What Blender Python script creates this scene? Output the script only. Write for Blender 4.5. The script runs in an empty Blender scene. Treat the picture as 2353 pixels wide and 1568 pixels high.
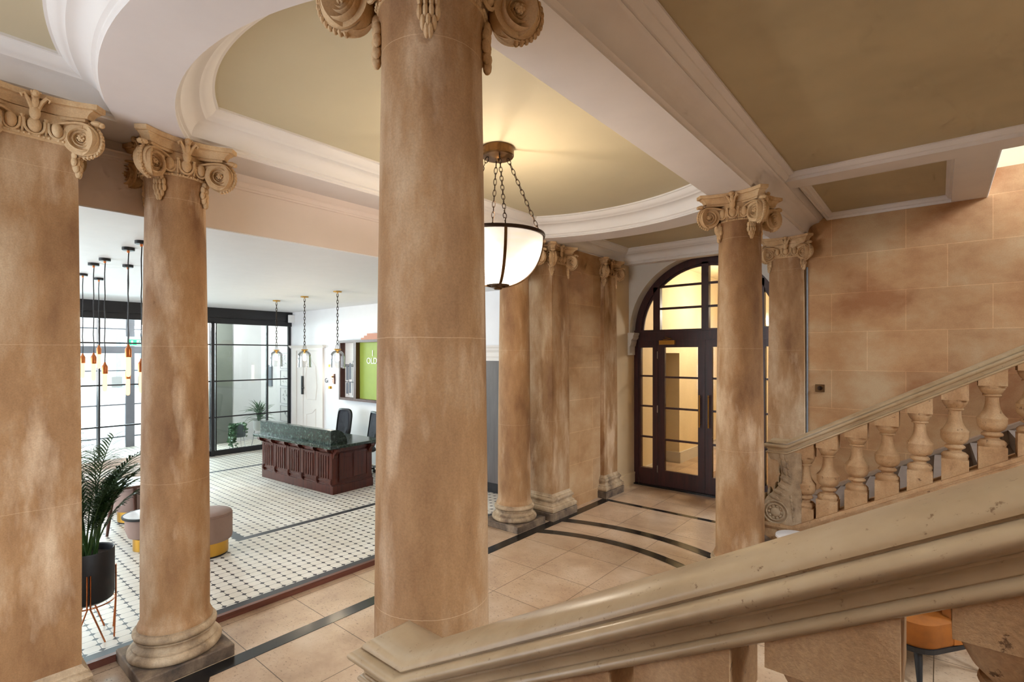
import bpy, bmesh, math, random
from mathutils import Vector, Matrix
random.seed(7)
PI = math.pi
sc = bpy.context.scene
COL = sc.collection

# ------------------------------------------------------------------ camera
cam_d = bpy.data.cameras.new('camera'); cam = bpy.data.objects.new('camera', cam_d); COL.objects.link(cam)
cam_d.sensor_fit = 'HORIZONTAL'; cam_d.sensor_width = 36.0
cam_d.lens = 36.0 * 1174.0 / 2353.0
cam_d.shift_y = 32.3 / 2353.0
cam_d.clip_start = 0.05; cam_d.clip_end = 200
YAW = 0.6964
cam.location = (0, 0, 2.2)
cam.rotation_euler = (PI / 2, 0, YAW)
sc.camera = cam

# ------------------------------------------------------------------ world, daylight, exposure
w = bpy.data.worlds.new('sky'); sc.world = w; w.use_nodes = True
bg = w.node_tree.nodes['Background']
bg.inputs['Color'].default_value = (0.80, 0.89, 1.0, 1)
bg.inputs['Strength'].default_value = 2.4
sc.view_settings.view_transform = 'Standard'; sc.view_settings.look = 'None'
sc.view_settings.gamma = 1.0; sc.view_settings.use_curve_mapping = False
sc.view_settings.exposure = 0.95
try:
    sc.cycles.use_denoising = True
    sc.cycles.denoiser = 'OPENIMAGEDENOISE'
    sc.cycles.max_bounces = 6; sc.cycles.diffuse_bounces = 4; sc.cycles.glossy_bounces = 3
    sc.cycles.use_adaptive_sampling = True; sc.cycles.adaptive_threshold = 0.06; sc.cycles.adaptive_min_samples = 12
    sc.cycles.transparent_max_bounces = 16; sc.cycles.transmission_bounces = 4
    sc.cycles.caustics_reflective = False; sc.cycles.caustics_refractive = False
    sc.cycles.sample_clamp_indirect = 6.0
except Exception:
    pass

def area(name, loc, aim, sx, sy, power, color):
    d = bpy.data.lights.new(name, 'AREA'); d.shape = 'RECTANGLE'; d.size = sx; d.size_y = sy
    d.energy = power; d.color = color
    o = bpy.data.objects.new(name, d); COL.objects.link(o); o.location = loc
    o.rotation_euler = (Vector(aim) - Vector(loc)).to_track_quat('-Z', 'Y').to_euler()
    return o
def point(name, loc, power, color, r=0.05):
    d = bpy.data.lights.new(name, 'POINT'); d.energy = power; d.color = color; d.shadow_soft_size = r
    o = bpy.data.objects.new(name, d); COL.objects.link(o); o.location = loc
    return o
DAY = (0.86, 0.93, 1.0)
WARM = (1.0, 0.91, 0.80)
# daylight through the street windows of the lounge
area('daylight_street', (-15.4, 2.4, 3.0), (-7.5, 2.8, 0.6), 5.0, 3.4, 880, DAY)
# daylight through the tall windows of the upper stair landing, one over each flight
# daylight through a window added unseen in the lounge near wall, to brighten it
area('added_daylight_lounge_side', (-8.6, -3.5, 1.9), (-8.4, 4.5, .4), 4.4, 2.2, 150, DAY)
# daylight through the arched window at the near end of the hall (behind the left pier)
area('daylight_near_end', (-2.83, -2.3, 2.3), (-2.83, 3.0, 1.9), 2.4, 2.8, 17, (0.80, 0.90, 1.0))
area('daylight_landing_far', (5.6, 6.2, 5.9), (-0.6, 7.0, 2.6), 2.4, 2.2, 540, (0.80, 0.9, 1.0))
area('daylight_landing_near', (5.6, 0.2, 5.9), (-0.8, 1.2, 1.0), 2.4, 2.2, 560, (0.82, 0.91, 1.0))

# ------------------------------------------------------------------ mesh building
class MB:
    def __init__(s): s.v = []; s.f = []; s.m = []
    def add(s, vs, fs, mi=0):
        o = len(s.v); s.v += [tuple(p) for p in vs]
        s.f += [tuple(i + o for i in f) for f in fs]; s.m += [mi] * len(fs)
    def box(s, x0, x1, y0, y1, z0, z1, mi=0):
        s.add([(x0,y0,z0),(x1,y0,z0),(x1,y1,z0),(x0,y1,z0),(x0,y0,z1),(x1,y0,z1),(x1,y1,z1),(x0,y1,z1)],
              [(0,3,2,1),(4,5,6,7),(0,1,5,4),(1,2,6,5),(2,3,7,6),(3,0,4,7)], mi)
    def obox(s, o, ax, ay, az, mi=0):
        o, ax, ay, az = map(Vector, (o, ax, ay, az))
        vs = [o, o+ax, o+ax+ay, o+ay, o+az, o+ax+az, o+ax+ay+az, o+ay+az]
        s.add(vs, [(0,3,2,1),(4,5,6,7),(0,1,5,4),(1,2,6,5),(2,3,7,6),(3,0,4,7)], mi)
    def quad(s, a, b, c, d, mi=0): s.add([a,b,c,d], [(0,1,2,3)], mi)
    def lathe(s, prof, c=(0,0,0), n=32, axis=None, mi=0, a0=0, a1=2*PI, cap=True):
        """prof: list of (r, z); revolve about z through c (or about axis)"""
        full = abs(a1 - a0 - 2*PI) < 1e-6
        k = n if full else n + 1
        M = Matrix.Identity(3)
        if axis is not None: M = Vector((0,0,1)).rotation_difference(Vector(axis)).to_matrix()
        vs = []; fs = []
        for r, z in prof:
            for i in range(k):
                a = a0 + (a1-a0)*i/n
                vs.append(Vector(c) + M @ Vector((r*math.cos(a), r*math.sin(a), z)))
        for j in range(len(prof)-1):
            for i in range(n):
                i2 = (i+1) % k
                fs.append((j*k+i, j*k+i2, (j+1)*k+i2, (j+1)*k+i))
        if full and cap:
            if prof[0][0] > 1e-6: fs.append(tuple(reversed(range(k))))
            if prof[-1][0] > 1e-6: fs.append(tuple((len(prof)-1)*k+i for i in range(k)))
        s.add(vs, fs, mi)
    def ball(s, c, rx, ry=None, rz=None, n=12, m=8, mi=0, M=None):
        ry = rx if ry is None else ry; rz = rx if rz is None else rz
        vs = []; fs = []
        for j in range(m+1):
            t = PI*j/m
            for i in range(n):
                a = 2*PI*i/n
                p = Vector((rx*math.sin(t)*math.cos(a), ry*math.sin(t)*math.sin(a), rz*math.cos(t)))
                if M is not None: p = M @ p
                vs.append(Vector(c)+p)
        for j in range(m):
            for i in range(n):
                i2 = (i+1) % n
                fs.append((j*n+i, (j+1)*n+i, (j+1)*n+i2, j*n+i2))
        s.add(vs, fs, mi)
    def tube(s, pts, r, n=8, mi=0, closed=False, cap=True):
        pts = [Vector(p) for p in pts]; m = len(pts)
        rr = r if hasattr(r, '__len__') else [r]*m
        vs = []; fs = []; up = None
        for i, p in enumerate(pts):
            if closed: t = pts[(i+1) % m]-pts[i-1]
            else: t = pts[min(i+1, m-1)]-pts[max(i-1, 0)]
            t.normalize()
            if up is None: up = Vector((0,0,1)) if abs(t.z) < .9 else Vector((1,0,0))
            a = t.cross(up)
            if a.length < 1e-5: a = t.cross(Vector((0.3,1,0.2)))
            a.normalize(); b = a.cross(t); up = b
            for k in range(n):
                g = 2*PI*k/n
                vs.append(p + a*rr[i]*math.cos(g) + b*rr[i]*math.sin(g))
        for i in range(m if closed else m-1):
            i2 = (i+1) % m
            for k in range(n):
                k2 = (k+1) % n
                fs.append((i*n+k, i*n+k2, i2*n+k2, i2*n+k))
        if cap and not closed:
            fs.append(tuple(reversed(range(n)))); fs.append(tuple((m-1)*n+k for k in range(n)))
        s.add(vs, fs, mi)
    def prism(s, poly, ax, ay, o, az, mi=0):
        """polygon poly (u,v) in plane ax,ay at o, extruded by az"""
        o, ax, ay, az = map(Vector, (o, ax, ay, az)); n = len(poly)
        vs = [o+ax*u+ay*v for u, v in poly]+[o+ax*u+ay*v+az for u, v in poly]
        s.add(vs, [tuple(reversed(range(n))), tuple(range(n, 2*n))]+[(i,(i+1)%n,n+(i+1)%n,n+i) for i in range(n)], mi)
    def loft(s, secs, closed=False, cap=False, mi=0):
        n = len(secs[0]); vs = [p for q in secs for p in q]; fs = []
        for j in range(len(secs)-1):
            for i in range(n if closed else n-1):
                i2 = (i+1) % n
                fs.append((j*n+i, j*n+i2, (j+1)*n+i2, (j+1)*n+i))
        if cap:
            fs.append(tuple(reversed(range(n)))); fs.append(tuple((len(secs)-1)*n+i for i in range(n)))
        s.add(vs, fs, mi)
    def sweep_h(s, path, prof, closed=True, mi=0):
        """horizontal moulding: path of (x,y); prof (offset to the left of the path, z); mitred"""
        m = len(path); P = [Vector((p[0], p[1])) for p in path]; secs = []
        for i in range(m):
            if closed or 0 < i < m-1:
                d0 = (P[i]-P[i-1]).normalized(); d1 = (P[(i+1) % m]-P[i]).normalized()
            elif i == 0: d0 = d1 = (P[1]-P[0]).normalized()
            else: d0 = d1 = (P[-1]-P[-2]).normalized()
            n0 = Vector((-d0.y, d0.x)); n1 = Vector((-d1.y, d1.x)); b = (n0+n1)
            b = b/max(1e-6, b.dot(n0)) if b.length > 1e-5 else n0
            if b.length > 4: b = b.normalized()*4
            secs.append([(P[i].x+b.x*o, P[i].y+b.y*o, z) for o, z in prof])
        if closed: secs.append(secs[0])
        s.loft(secs, mi=mi)

def build(name, mb, mats, parent=None, smooth=None, loc=None, rotz=0, bevel=0):
    me = bpy.data.meshes.new(name); me.from_pydata(mb.v, [], mb.f)
    mats = mats if isinstance(mats, (list, tuple)) else [mats]
    for m in mats: me.materials.append(m)
    if len(mats) > 1: me.polygons.foreach_set('material_index', mb.m)
    bm = bmesh.new(); bm.from_mesh(me)
    bmesh.ops.remove_doubles(bm, verts=bm.verts, dist=1e-5)
    bmesh.ops.recalc_face_normals(bm, faces=bm.faces)
    bm.to_mesh(me); bm.free()
    if smooth is not None:
        me.polygons.foreach_set('use_smooth', [True]*len(me.polygons))
        me.set_sharp_from_angle(angle=math.radians(smooth))
    me.update()
    o = bpy.data.objects.new(name, me); COL.objects.link(o)
    if parent: o.parent = parent
    if loc: o.location = loc
    if rotz: o.rotation_euler.z = rotz
    if bevel:
        b = o.modifiers.new('bevel', 'BEVEL'); b.width = bevel; b.segments = 2; b.limit_method = 'ANGLE'; b.angle_limit = math.radians(40)
    return o
def tag(o, label, cat, group=None, kind=None):
    o['label'] = label; o['category'] = cat
    if group: o['group'] = group
    if kind: o['kind'] = kind
    return o
def thing(name, label, cat, loc=(0,0,0), rotz=0, group=None, kind=None):
    o = bpy.data.objects.new(name, None); COL.objects.link(o); o.location = loc; o.rotation_euler.z = rotz
    o.empty_display_size = .1
    return tag(o, label, cat, group, kind)
def struct(name, mb, m, parent=None, smooth=None):
    o = build(name, mb, m, parent, smooth)
    if parent is None: o['kind'] = 'structure'
    return o
def sroot(name):
    o = bpy.data.objects.new(name, None); COL.objects.link(o); o['kind'] = 'structure'; return o
def dup(root, loc, rotz=None, label=None):
    r = root.copy(); COL.objects.link(r); r.location = loc
    if rotz is not None: r.rotation_euler.z = rotz
    if label: r['label'] = label
    for ch in list(root.children):
        c = ch.copy(); COL.objects.link(c); c.parent = r
        for g in list(ch.children):
            d = g.copy(); COL.objects.link(d); d.parent = c
    return r

# ------------------------------------------------------------------ materials
def srgb(r, g, b):
    f = lambda c: (c/255/12.92) if c/255 <= .04045 else ((c/255+.055)/1.055)**2.4
    return (f(r), f(g), f(b), 1)
class NT:
    def __init__(s, name):
        s.mat = bpy.data.materials.new(name); s.mat.use_nodes = True; s.t = s.mat.node_tree
        s.b = s.t.nodes['Principled BSDF']; s.out = s.t.nodes['Material Output']
    def n(s, typ, **kw):
        x = s.t.nodes.new(typ)
        for k, v in kw.items(): setattr(x, k, v)
        return x
    def l(s, a, b): s.t.links.new(a, b)
    def pos(s, scale=(1,1,1), kind='world', off=(0,0,0)):
        if kind == 'world': src = s.n('ShaderNodeNewGeometry').outputs['Position']
        else: src = s.n('ShaderNodeTexCoord').outputs['Object']
        m = s.n('ShaderNodeMapping'); m.inputs['Scale'].default_value = scale; m.inputs['Location'].default_value = off
        s.l(src, m.inputs['Vector']); return m.outputs[0]
    def noise(s, vec, scale, detail=4, rough=.6):
        x = s.n('ShaderNodeTexNoise'); x.inputs['Scale'].default_value = scale
        x.inputs['Detail'].default_value = detail; x.inputs['Roughness'].default_value = rough
        s.l(vec, x.inputs['Vector']); return x.outputs[0]
    def ramp(s, fac, stops):
        x = s.n('ShaderNodeValToRGB'); e = x.color_ramp.elements
        e[0].position, e[0].color = stops[0]; e[1].position, e[1].color = stops[-1]
        for p, c in stops[1:-1]:
            k = e.new(p); k.color = c
        s.l(fac, x.inputs[0]); return x.outputs[0]
    def mix(s, fac, a, b, mode='MIX'):
        x = s.n('ShaderNodeMix', data_type='RGBA', blend_type=mode)
        for k, v in ((0, fac), (6, a), (7, b)):
            if hasattr(v, 'links'): s.l(v, x.inputs[k])
            else: x.inputs[k].default_value = v
        return x.outputs[2]
    def math(s, op, a, b=None, c=None):
        x = s.n('ShaderNodeMath', operation=op)
        for i, v in enumerate((a, b, c)):
            if v is None: continue
            if hasattr(v, 'links'): s.l(v, x.inputs[i])
            else: x.inputs[i].default_value = v
        return x.outputs[0]
    def bump(s, h, strength=.2, dist=.004):
        x = s.n('ShaderNodeBump'); x.inputs['Strength'].default_value = strength; x.inputs['Distance'].default_value = dist
        s.l(h, x.inputs['Height']); s.l(x.outputs[0], s.b.inputs['Normal'])
    def base(s, c):
        if hasattr(c, 'links'): s.l(c, s.b.inputs['Base Color'])
        else: s.b.inputs['Base Color'].default_value = c
    def set(s, **kw):
        for k, v in kw.items(): s.b.inputs[k.replace('_', ' ')].default_value = v
BW = (0,0,0,1); WH = (1,1,1,1)
def plain(name, c, rough=.5, metal=0, var=.06, scale=6, bump=0, bscale=120, emit=None, es=0):
    t = NT(name); p = t.pos()
    f = t.noise(p, scale, 4)
    a = tuple(min(1, x*(1-var)) for x in c[:3])+(1,); b = tuple(min(1, x*(1+var)) for x in c[:3])+(1,)
    t.base(t.ramp(f, [(.3, a), (.7, b)])); t.set(Roughness=rough, Metallic=metal)
    if bump: t.bump(t.noise(p, bscale, 3), bump, .002)
    if emit: t.b.inputs['Emission Color'].default_value = emit; t.b.inputs['Emission Strength'].default_value = es
    return t.mat
def stone(name, dark, mid, light, seams=(), rough=.75, vz=.38, sc1=2.0, grain=.6, pits=False):
    t = NT(name); p = t.pos((1,1,vz)); q = t.pos()
    f1 = t.noise(p, sc1, 6, .62)
    f2 = t.noise(t.pos((1,1,.3), off=(3.1,1.7,.4)), 6, 5, .65)
    f = t.math('ADD', t.math('MULTIPLY', f1, .72), t.math('MULTIPLY', f2, .28))
    c = t.ramp(f, [(.36, dark), (.5, mid), (.66, light)])
    sf = t.ramp(t.noise(t.pos((1,1,.28), off=(7.3,2.2,1.1)), 3.4, 5, .6), [(.55, BW), (.68, (.55,.55,.55,1))])
    c = t.mix(sf, c, tuple(min(1, x*1.25+.06) for x in light[:3])+(1,))
    g = t.noise(q, 130, 3, .7)
    c = t.mix(1.0, c, t.ramp(g, [(.3, (1-.3*grain,)*3+(1,)), (.7, (1+.12*grain,)*3+(1,))]), 'MULTIPLY')
    if pits:
        pt = t.noise(t.pos((1,1,1)), 22, 6, .7)
        c = t.mix(t.ramp(pt, [(.635, BW), (.67, WH)]), c, tuple(x*.45 for x in dark[:3])+(1,))
    if seams:
        z = t.n('ShaderNodeSeparateXYZ'); t.l(q, z.inputs[0]); zz = t.math('ADD', z.outputs[2], t.math('MULTIPLY', t.noise(q, 5), .012))
        tot = None
        for s0 in seams:
            k = t.math('LESS_THAN', t.math('ABSOLUTE', t.math('SUBTRACT', zz, s0+.006)), .0009)
            tot = k if tot is None else t.math('MAXIMUM', tot, k)
        c = t.mix(t.math('MULTIPLY', tot, .38), c, tuple(min(1, x*1.5) for x in light[:3])+(1,))
    t.base(c); t.set(Roughness=rough)
    h = t.math('ADD', g, t.math('MULTIPLY', t.noise(q, 25, 4), .8))
    t.bump(h, .28, .003)
    return t.mat
M = {}
M['column'] = stone('sandstone_column', srgb(128,88,52), srgb(164,123,81), srgb(200,173,140), seams=(1.31, 2.26, 3.29))
M['capital'] = stone('carved_sandstone', srgb(168,128,86), srgb(198,162,118), srgb(216,188,148), vz=1, grain=.5)
M['base'] = stone('worn_stone_base', srgb(120,98,76), srgb(172,146,114), srgb(198,176,146), vz=1, sc1=5, grain=.6)
M['plinth'] = stone('dark_worn_stone', srgb(66,56,48), srgb(112,92,74), srgb(150,128,102), vz=1, sc1=6, grain=.6)
M['baluster'] = stone('baluster_stone', srgb(164,122,82), srgb(188,150,108), srgb(204,172,132), vz=1, sc1=4, pits=True)
M['rail'] = stone('polished_rail_stone', srgb(150,124,94), srgb(176,152,120), srgb(192,172,142), vz=1, sc1=3, rough=.28, grain=.3, pits=False)
# fine brown flecks on the polished rail, no heavy bump
t = NT('polished_limestone'); p = t.pos()
c = t.ramp(t.noise(p, 3, 5), [(.3, srgb(164,138,104)), (.55, srgb(186,162,128)), (.75, srgb(202,182,150))])
fl = t.noise(t.pos((1,1,1)), 52, 5, .75)
c = t.mix(t.ramp(fl, [(.615, BW), (.68, (.8,.8,.8,1))]), c, srgb(118,88,60))
t.base(c); t.set(Roughness=.3); t.bump(t.noise(p, 60, 4), .05, .002); M['rail'] = t.mat

def ashlar(name, horiz, ox, dark, mid, light, oz=-.155):
    t = NT(name); q = t.pos(); s = t.n('ShaderNodeSeparateXYZ'); t.l(q, s.inputs[0])
    cb = t.n('ShaderNodeCombineXYZ'); t.l(t.math('ADD', s.outputs[horiz], ox), cb.inputs[0]); t.l(t.math('ADD', s.outputs[2], oz), cb.inputs[1])
    br = t.n('ShaderNodeTexBrick'); br.inputs['Scale'].default_value = 1; br.inputs['Brick Width'].default_value = .72
    br.inputs['Row Height'].default_value = .465; br.inputs['Mortar Size'].default_value = .0028; br.inputs['Mortar Smooth'].default_value = .1
    br.inputs['Color1'].default_value = (.93,.93,.93,1); br.inputs['Color2'].default_value = (1.05,1.03,1.0,1); br.inputs['Mortar'].default_value = (1.35,1.4,1.5,1)
    t.l(cb.outputs[0], br.inputs['Vector'])
    f = t.noise(t.pos((1,1,1.3)), 1.3, 6, .6)
    c = t.ramp(f, [(.34, dark), (.5, mid), (.66, light)])
    c = t.mix(1, c, br.outputs['Color'], 'MULTIPLY')
    c = t.mix(1, c, t.ramp(t.noise(q, 90, 3), [(.3, (.9,.9,.9,1)), (.7, (1.04,1.04,1.04,1))]), 'MULTIPLY')
    t.base(c); t.set(Roughness=.72); t.bump(t.noise(q, 40, 5), .1, .003)
    return t.mat
M['stonewall'] = ashlar('ashlar_stone', 0, .29, srgb(160,108,66), srgb(184,140,96), srgb(196,164,124))
M['stonewall_y'] = ashlar('ashlar_stone_side', 1, .1, srgb(166,122,80), srgb(186,148,106), srgb(200,168,130))

t = NT('travertine'); q = t.pos(); s = t.n('ShaderNodeSeparateXYZ'); t.l(q, s.inputs[0])
cb = t.n('ShaderNodeCombineXYZ'); t.l(t.math('ADD', s.outputs[0], 3.82-.002), cb.inputs[0]); t.l(t.math('ADD', s.outputs[1], .25-.002+.632*20), cb.inputs[1])
t.l(t.math('ADD', s.outputs[0], 3.822+.632*20), cb.inputs[0])
br = t.n('ShaderNodeTexBrick', offset=0.0); br.inputs['Scale'].default_value = 1; br.inputs['Brick Width'].default_value = .632
br.inputs['Row Height'].default_value = .632; br.inputs['Mortar Size'].default_value = .003; br.inputs['Mortar Smooth'].default_value = .05
br.inputs['Color1'].default_value = (.92,.9,.88,1); br.inputs['Color2'].default_value = (1.04,1.02,1.0,1); br.inputs['Mortar'].default_value = (.2,.17,.14,1)
t.l(cb.outputs[0], br.inputs['Vector'])
c = t.ramp(t.noise(q, 2.2, 6, .65), [(.3, srgb(166,137,111)), (.5, srgb(187,160,132)), (.7, srgb(202,180,156))])
c = t.mix(1, c, br.outputs['Color'], 'MULTIPLY')
pit = t.noise(t.pos((1,1.5,1)), 36, 6, .72)
band = t.noise(q, 1.6, 2)
pf = t.math('MULTIPLY', t.ramp(pit, [(.575, BW), (.63, WH)]), t.ramp(band, [(.36, BW), (.52, WH)]))
c = t.mix(t.math('MULTIPLY', pf, .8), c, srgb(96,70,50))
t.base(c); t.set(Roughness=.3); t.bump(t.math('SUBTRACT', 1, pf), .08, .002); M['travertine'] = t.mat

# octagon and dot tiles
t = NT('octagon_dot_tiles'); q = t.pos(); s = t.n('ShaderNodeSeparateXYZ'); t.l(q, s.inputs[0])
def tri(o, off):
    x = t.math('DIVIDE', t.math('ADD', o, off), .1035)
    return t.math('ABSOLUTE', t.math('SUBTRACT', t.math('FRACT', t.math('ADD', x, 200.5)), .5))
ax = tri(s.outputs[0], 4.79); ay = tri(s.outputs[1], -1.15)
dot = t.math('LESS_THAN', t.math('ADD', ax, ay), .2)
gr = t.math('LESS_THAN', t.math('MINIMUM', ax, ay), .02)
gd = t.math('LESS_THAN', t.math('ADD', ax, ay), .235)
c = t.ramp(t.noise(q, 3, 3), [(.3, srgb(216,208,194)), (.7, srgb(230,225,215))])
c = t.mix(t.math('MAXIMUM', gr, gd), c, srgb(58,50,48))
c = t.mix(dot, c, srgb(38,38,44))
# dark inlaid border lines: rectangles given as |x-cx| and |y-cy| bands
def ring(cx, cy, hx, hy, wd):
    dx = t.math('SUBTRACT', t.math('ABSOLUTE', t.math('SUBTRACT', s.outputs[0], cx)), hx)
    dy = t.math('SUBTRACT', t.math('ABSOLUTE', t.math('SUBTRACT', s.outputs[1], cy)), hy)
    d = t.math('MAXIMUM', dx, dy)
    return t.math('MULTIPLY', t.math('GREATER_THAN', d, -wd), t.math('LESS_THAN', d, 0))
k = ring(-8.24, 4.2, 2.04, 1.7, .1)
edge = t.math('GREATER_THAN', s.outputs[0], -4.665)
c = t.mix(t.math('MAXIMUM', k, edge), c, srgb(50,50,56))
t.base(c); t.set(Roughness=.5); M['tiles'] = t.mat

M['white'] = plain('white_paint', srgb(226,220,214), .6, var=.03, scale=2, bump=.05, bscale=30)
M['soffit'] = plain('soffit_plaster', srgb(222,214,210), .7, var=.04, scale=2, bump=.35, bscale=14)
M['khaki'] = plain('khaki_ceiling_paint', srgb(196,184,154), .65, var=.04, scale=1.2, bump=.06, bscale=9)
M['brownceil'] = plain('aged_khaki_ceiling', srgb(180,164,132), .65, var=.13, scale=.9, bump=.15, bscale=7)  # broad blotches: ageing, and uneven daylight put into the colour
M['lwhite'] = plain('lounge_white', srgb(234,234,236), .6, var=.015)
M['bulk'] = plain('bulkhead_cream', srgb(224,208,196), .65, var=.03, scale=1.5)
M['cream'] = plain('cream_plaster', srgb(230,212,176), .65, var=.04, scale=1.5)
M['jamb'] = plain('tan_jamb_plaster', srgb(206,182,146), .65, var=.05, scale=2)
M['grey'] = plain('light_grey_plaster', srgb(204,198,188), .7, var=.03, scale=2)
M['black_marble'] = plain('black_marble', srgb(26,25,25), .2, var=.3, scale=9)
M['mahogany'] = None
def wood(name, c1, c2, rough=.35, sc=(1,1,.08), s0=26):
    t = NT(name); p = t.pos(sc)
    t.base(t.ramp(t.noise(p, s0, 6, .65), [(.3, c1), (.7, c2)])); t.set(Roughness=rough); return t.mat
M['mahogany'] = wood('dark_mahogany', srgb(40,15,11), srgb(68,26,19), .42)
M['desk'] = wood('desk_mahogany', srgb(54,21,14), srgb(94,40,27), .3)
M['walnut'] = wood('walnut', srgb(62,34,24), srgb(96,56,42), .45)
M['nosing'] = wood('nosing_wood', srgb(86,46,36), srgb(122,72,56), .45, (1,.08,1))
M['blackmetal'] = plain('black_metal', srgb(24,24,28), .42, var=.1)
M['blackplastic'] = plain('black_plastic', srgb(20,20,23), .5, var=.1)
M['mesh'] = plain('black_chair_mesh', srgb(40,41,50), .8, var=.1, bump=.2, bscale=400)
M['bronze'] = plain('bronze', srgb(104,76,48), .35, 1, var=.08)
M['darkbronze'] = plain('dark_bronze', srgb(62,46,34), .4, .9, var=.1)
M['brass'] = plain('brass', srgb(196,150,74), .28, 1, var=.05)
M['gold'] = plain('brushed_gold', srgb(206,158,70), .3, 1, var=.05)
M['copper'] = plain('copper', srgb(196,120,74), .28, 1, var=.05)
M['chrome'] = plain('chrome', srgb(190,190,195), .2, 1, var=.03)
M['velvet'] = plain('mustard_velvet', srgb(140,78,8), .8, var=.18, scale=7); 
M['taupe'] = plain('taupe_velvet', srgb(150,126,116), .85, var=.06, scale=8)
M['cream_fabric'] = plain('cream_fabric', srgb(232,218,206), .85, var=.04)
M['leaf'] = plain('palm_leaf', srgb(46,74,28), .45, var=.3, scale=9)
M['leafb'] = plain('plant_leaf', srgb(70,110,70), .45, var=.3, scale=14)
M['soil'] = plain('soil', srgb(50,36,26), .9, var=.3, scale=40)
M['concrete'] = plain('grey_pot', srgb(96,104,112), .7, var=.1)
M['darkpanel'] = wood('dark_grey_panel', srgb(84,78,76), srgb(104,98,96), .5, (1,1,.1), 12)
M['greypanel'] = plain('grey_green_panel', srgb(112,116,110), .4, var=.08)
M['terracotta'] = plain('terracotta', srgb(196,140,118), .7)
M['signgreen'] = plain('sign_green', srgb(150,170,70), .6, var=.04)
M['paper'] = plain('drawing_paper', srgb(232,232,232), .8, var=.02)
M['ink'] = plain('ink', srgb(58,62,72), .8)
M['inkgrey'] = plain('grey_ink', srgb(128,136,148), .8)
M['inklight'] = plain('pale_ink', srgb(196,198,202), .8)
M['exitgreen'] = plain('exit_green', srgb(20,170,120), .5, emit=srgb(20,170,120), es=.6)
M['whiteplastic'] = plain('white_plastic', srgb(236,236,236), .4, var=.01)
M['street'] = plain('pale_paving', srgb(226,226,226), .8, var=.03)
M['mat'] = plain('coir_mat', srgb(150,116,76), .95, var=.3, scale=60)
M['grout'] = plain('dark_grout', srgb(30,26,24), .8)
M['conduit'] = plain('grey_conduit', srgb(120,124,130), .5)
t = NT('green_marble'); p = t.pos()
c = t.ramp(t.noise(p, 22, 8, .75), [(.3, srgb(16,24,20)), (.52, srgb(44,58,50)), (.62, srgb(84,100,92)), (.72, srgb(150,165,158))])
t.base(c); t.set(Roughness=.18); M['marble'] = t.mat
t = NT('white_tabletop'); p = t.pos()
t.base(t.ramp(t.noise(p, 5, 6), [(.4, srgb(226,226,228)), (.7, srgb(240,240,240))])); t.set(Roughness=.2); M['tabletop'] = t.mat
def glass(name, tint=(1,1,1,1), refl=1.0):
    t = NT(name); nt = t.t
    tr = t.n('ShaderNodeBsdfTransparent'); tr.inputs[0].default_value = tint
    gl = t.n('ShaderNodeBsdfGlossy'); gl.inputs['Roughness'].default_value = .02
    fr = t.n('ShaderNodeFresnel'); fr.inputs[0].default_value = 1.45
    mx = t.n('ShaderNodeMixShader'); t.l(t.math('MULTIPLY', fr.outputs[0], refl), mx.inputs[0])
    t.l(tr.outputs[0], mx.inputs[1]); t.l(gl.outputs[0], mx.inputs[2]); t.l(mx.outputs[0], t.out.inputs['Surface'])
    return t.mat
M['glass'] = glass('window_glass', (.93,.97,.96,1), .8)
M['bellglass'] = glass('clear_bell_glass', (.94,.94,.94,1), .7)
# reeded wired glass of the arched door: a faint square wire grid
t = NT('wired_glass'); p = t.pos(); s = t.n('ShaderNodeSeparateXYZ'); t.l(p, s.inputs[0])
def wl(o): return t.math('LESS_THAN', t.math('FRACT', t.math('MULTIPLY', o, 45)), .07)
wf = t.math('MAXIMUM', wl(t.math('ADD', s.outputs[0], 50)), wl(s.outputs[2]))
tr = t.n('ShaderNodeBsdfTransparent'); t.l(t.mix(wf, (.95,.94,.9,1), (.86,.83,.76,1)), tr.inputs[0])
gl = t.n('ShaderNodeBsdfGlossy'); gl.inputs['Roughness'].default_value = .05
mx = t.n('ShaderNodeMixShader'); mx.inputs[0].default_value = .05
t.l(tr.outputs[0], mx.inputs[1]); t.l(gl.outputs[0], mx.inputs[2]); t.l(mx.outputs[0], t.out.inputs['Surface']); M['wired'] = t.mat
def emis(name, c, s):
    t = NT(name); e = t.n('ShaderNodeEmission'); e.inputs[0].default_value = c; e.inputs[1].default_value = s
    t.l(e.outputs[0], t.out.inputs['Surface']); return t.mat
M['filament'] = emis('tube_bulb_glow', (1.0,.50,.20,1), 2.0)
M['bulb'] = emis('bulb_glow', (1.0,.82,.55,1), 30)
M['tubeglow'] = emis('wall_light_glow', (1.0,.9,.75,1), 6)
# alabaster bowl, bulb hot spots painted into its glow to light the columns
t = NT('lit_alabaster'); p = t.pos((1,1,1), 'obj')
ve = t.noise(t.pos((1,1,7)), 3, 5)
c = t.ramp(ve, [(.35, (1.0,.80,.55,1)), (.6, (1.0,.86,.66,1))])
t.base((.8,.72,.6,1)); t.set(Roughness=.35)
t.b.inputs['Transmission Weight'].default_value = 0
def near(cx, cy, cz, r, amp):
    d = t.n('ShaderNodeVectorMath', operation='DISTANCE'); t.l(t.pos(), d.inputs[0]); d.inputs[1].default_value = (cx, cy, cz)
    g = t.math('DIVIDE', d.outputs['Value'], r)
    return t.math('MULTIPLY', t.math('EXPONENT', t.math('MULTIPLY', t.math('MULTIPLY', g, g), -1.0)), amp)
glow = t.math('ADD', t.math('ADD', near(-2.92, 3.00, 2.95, .15, 46), near(-2.93, 3.40, 2.95, .15, 46)), t.math('ADD', near(-2.60, 3.28, 2.95, .12, 6), .32))
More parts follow.
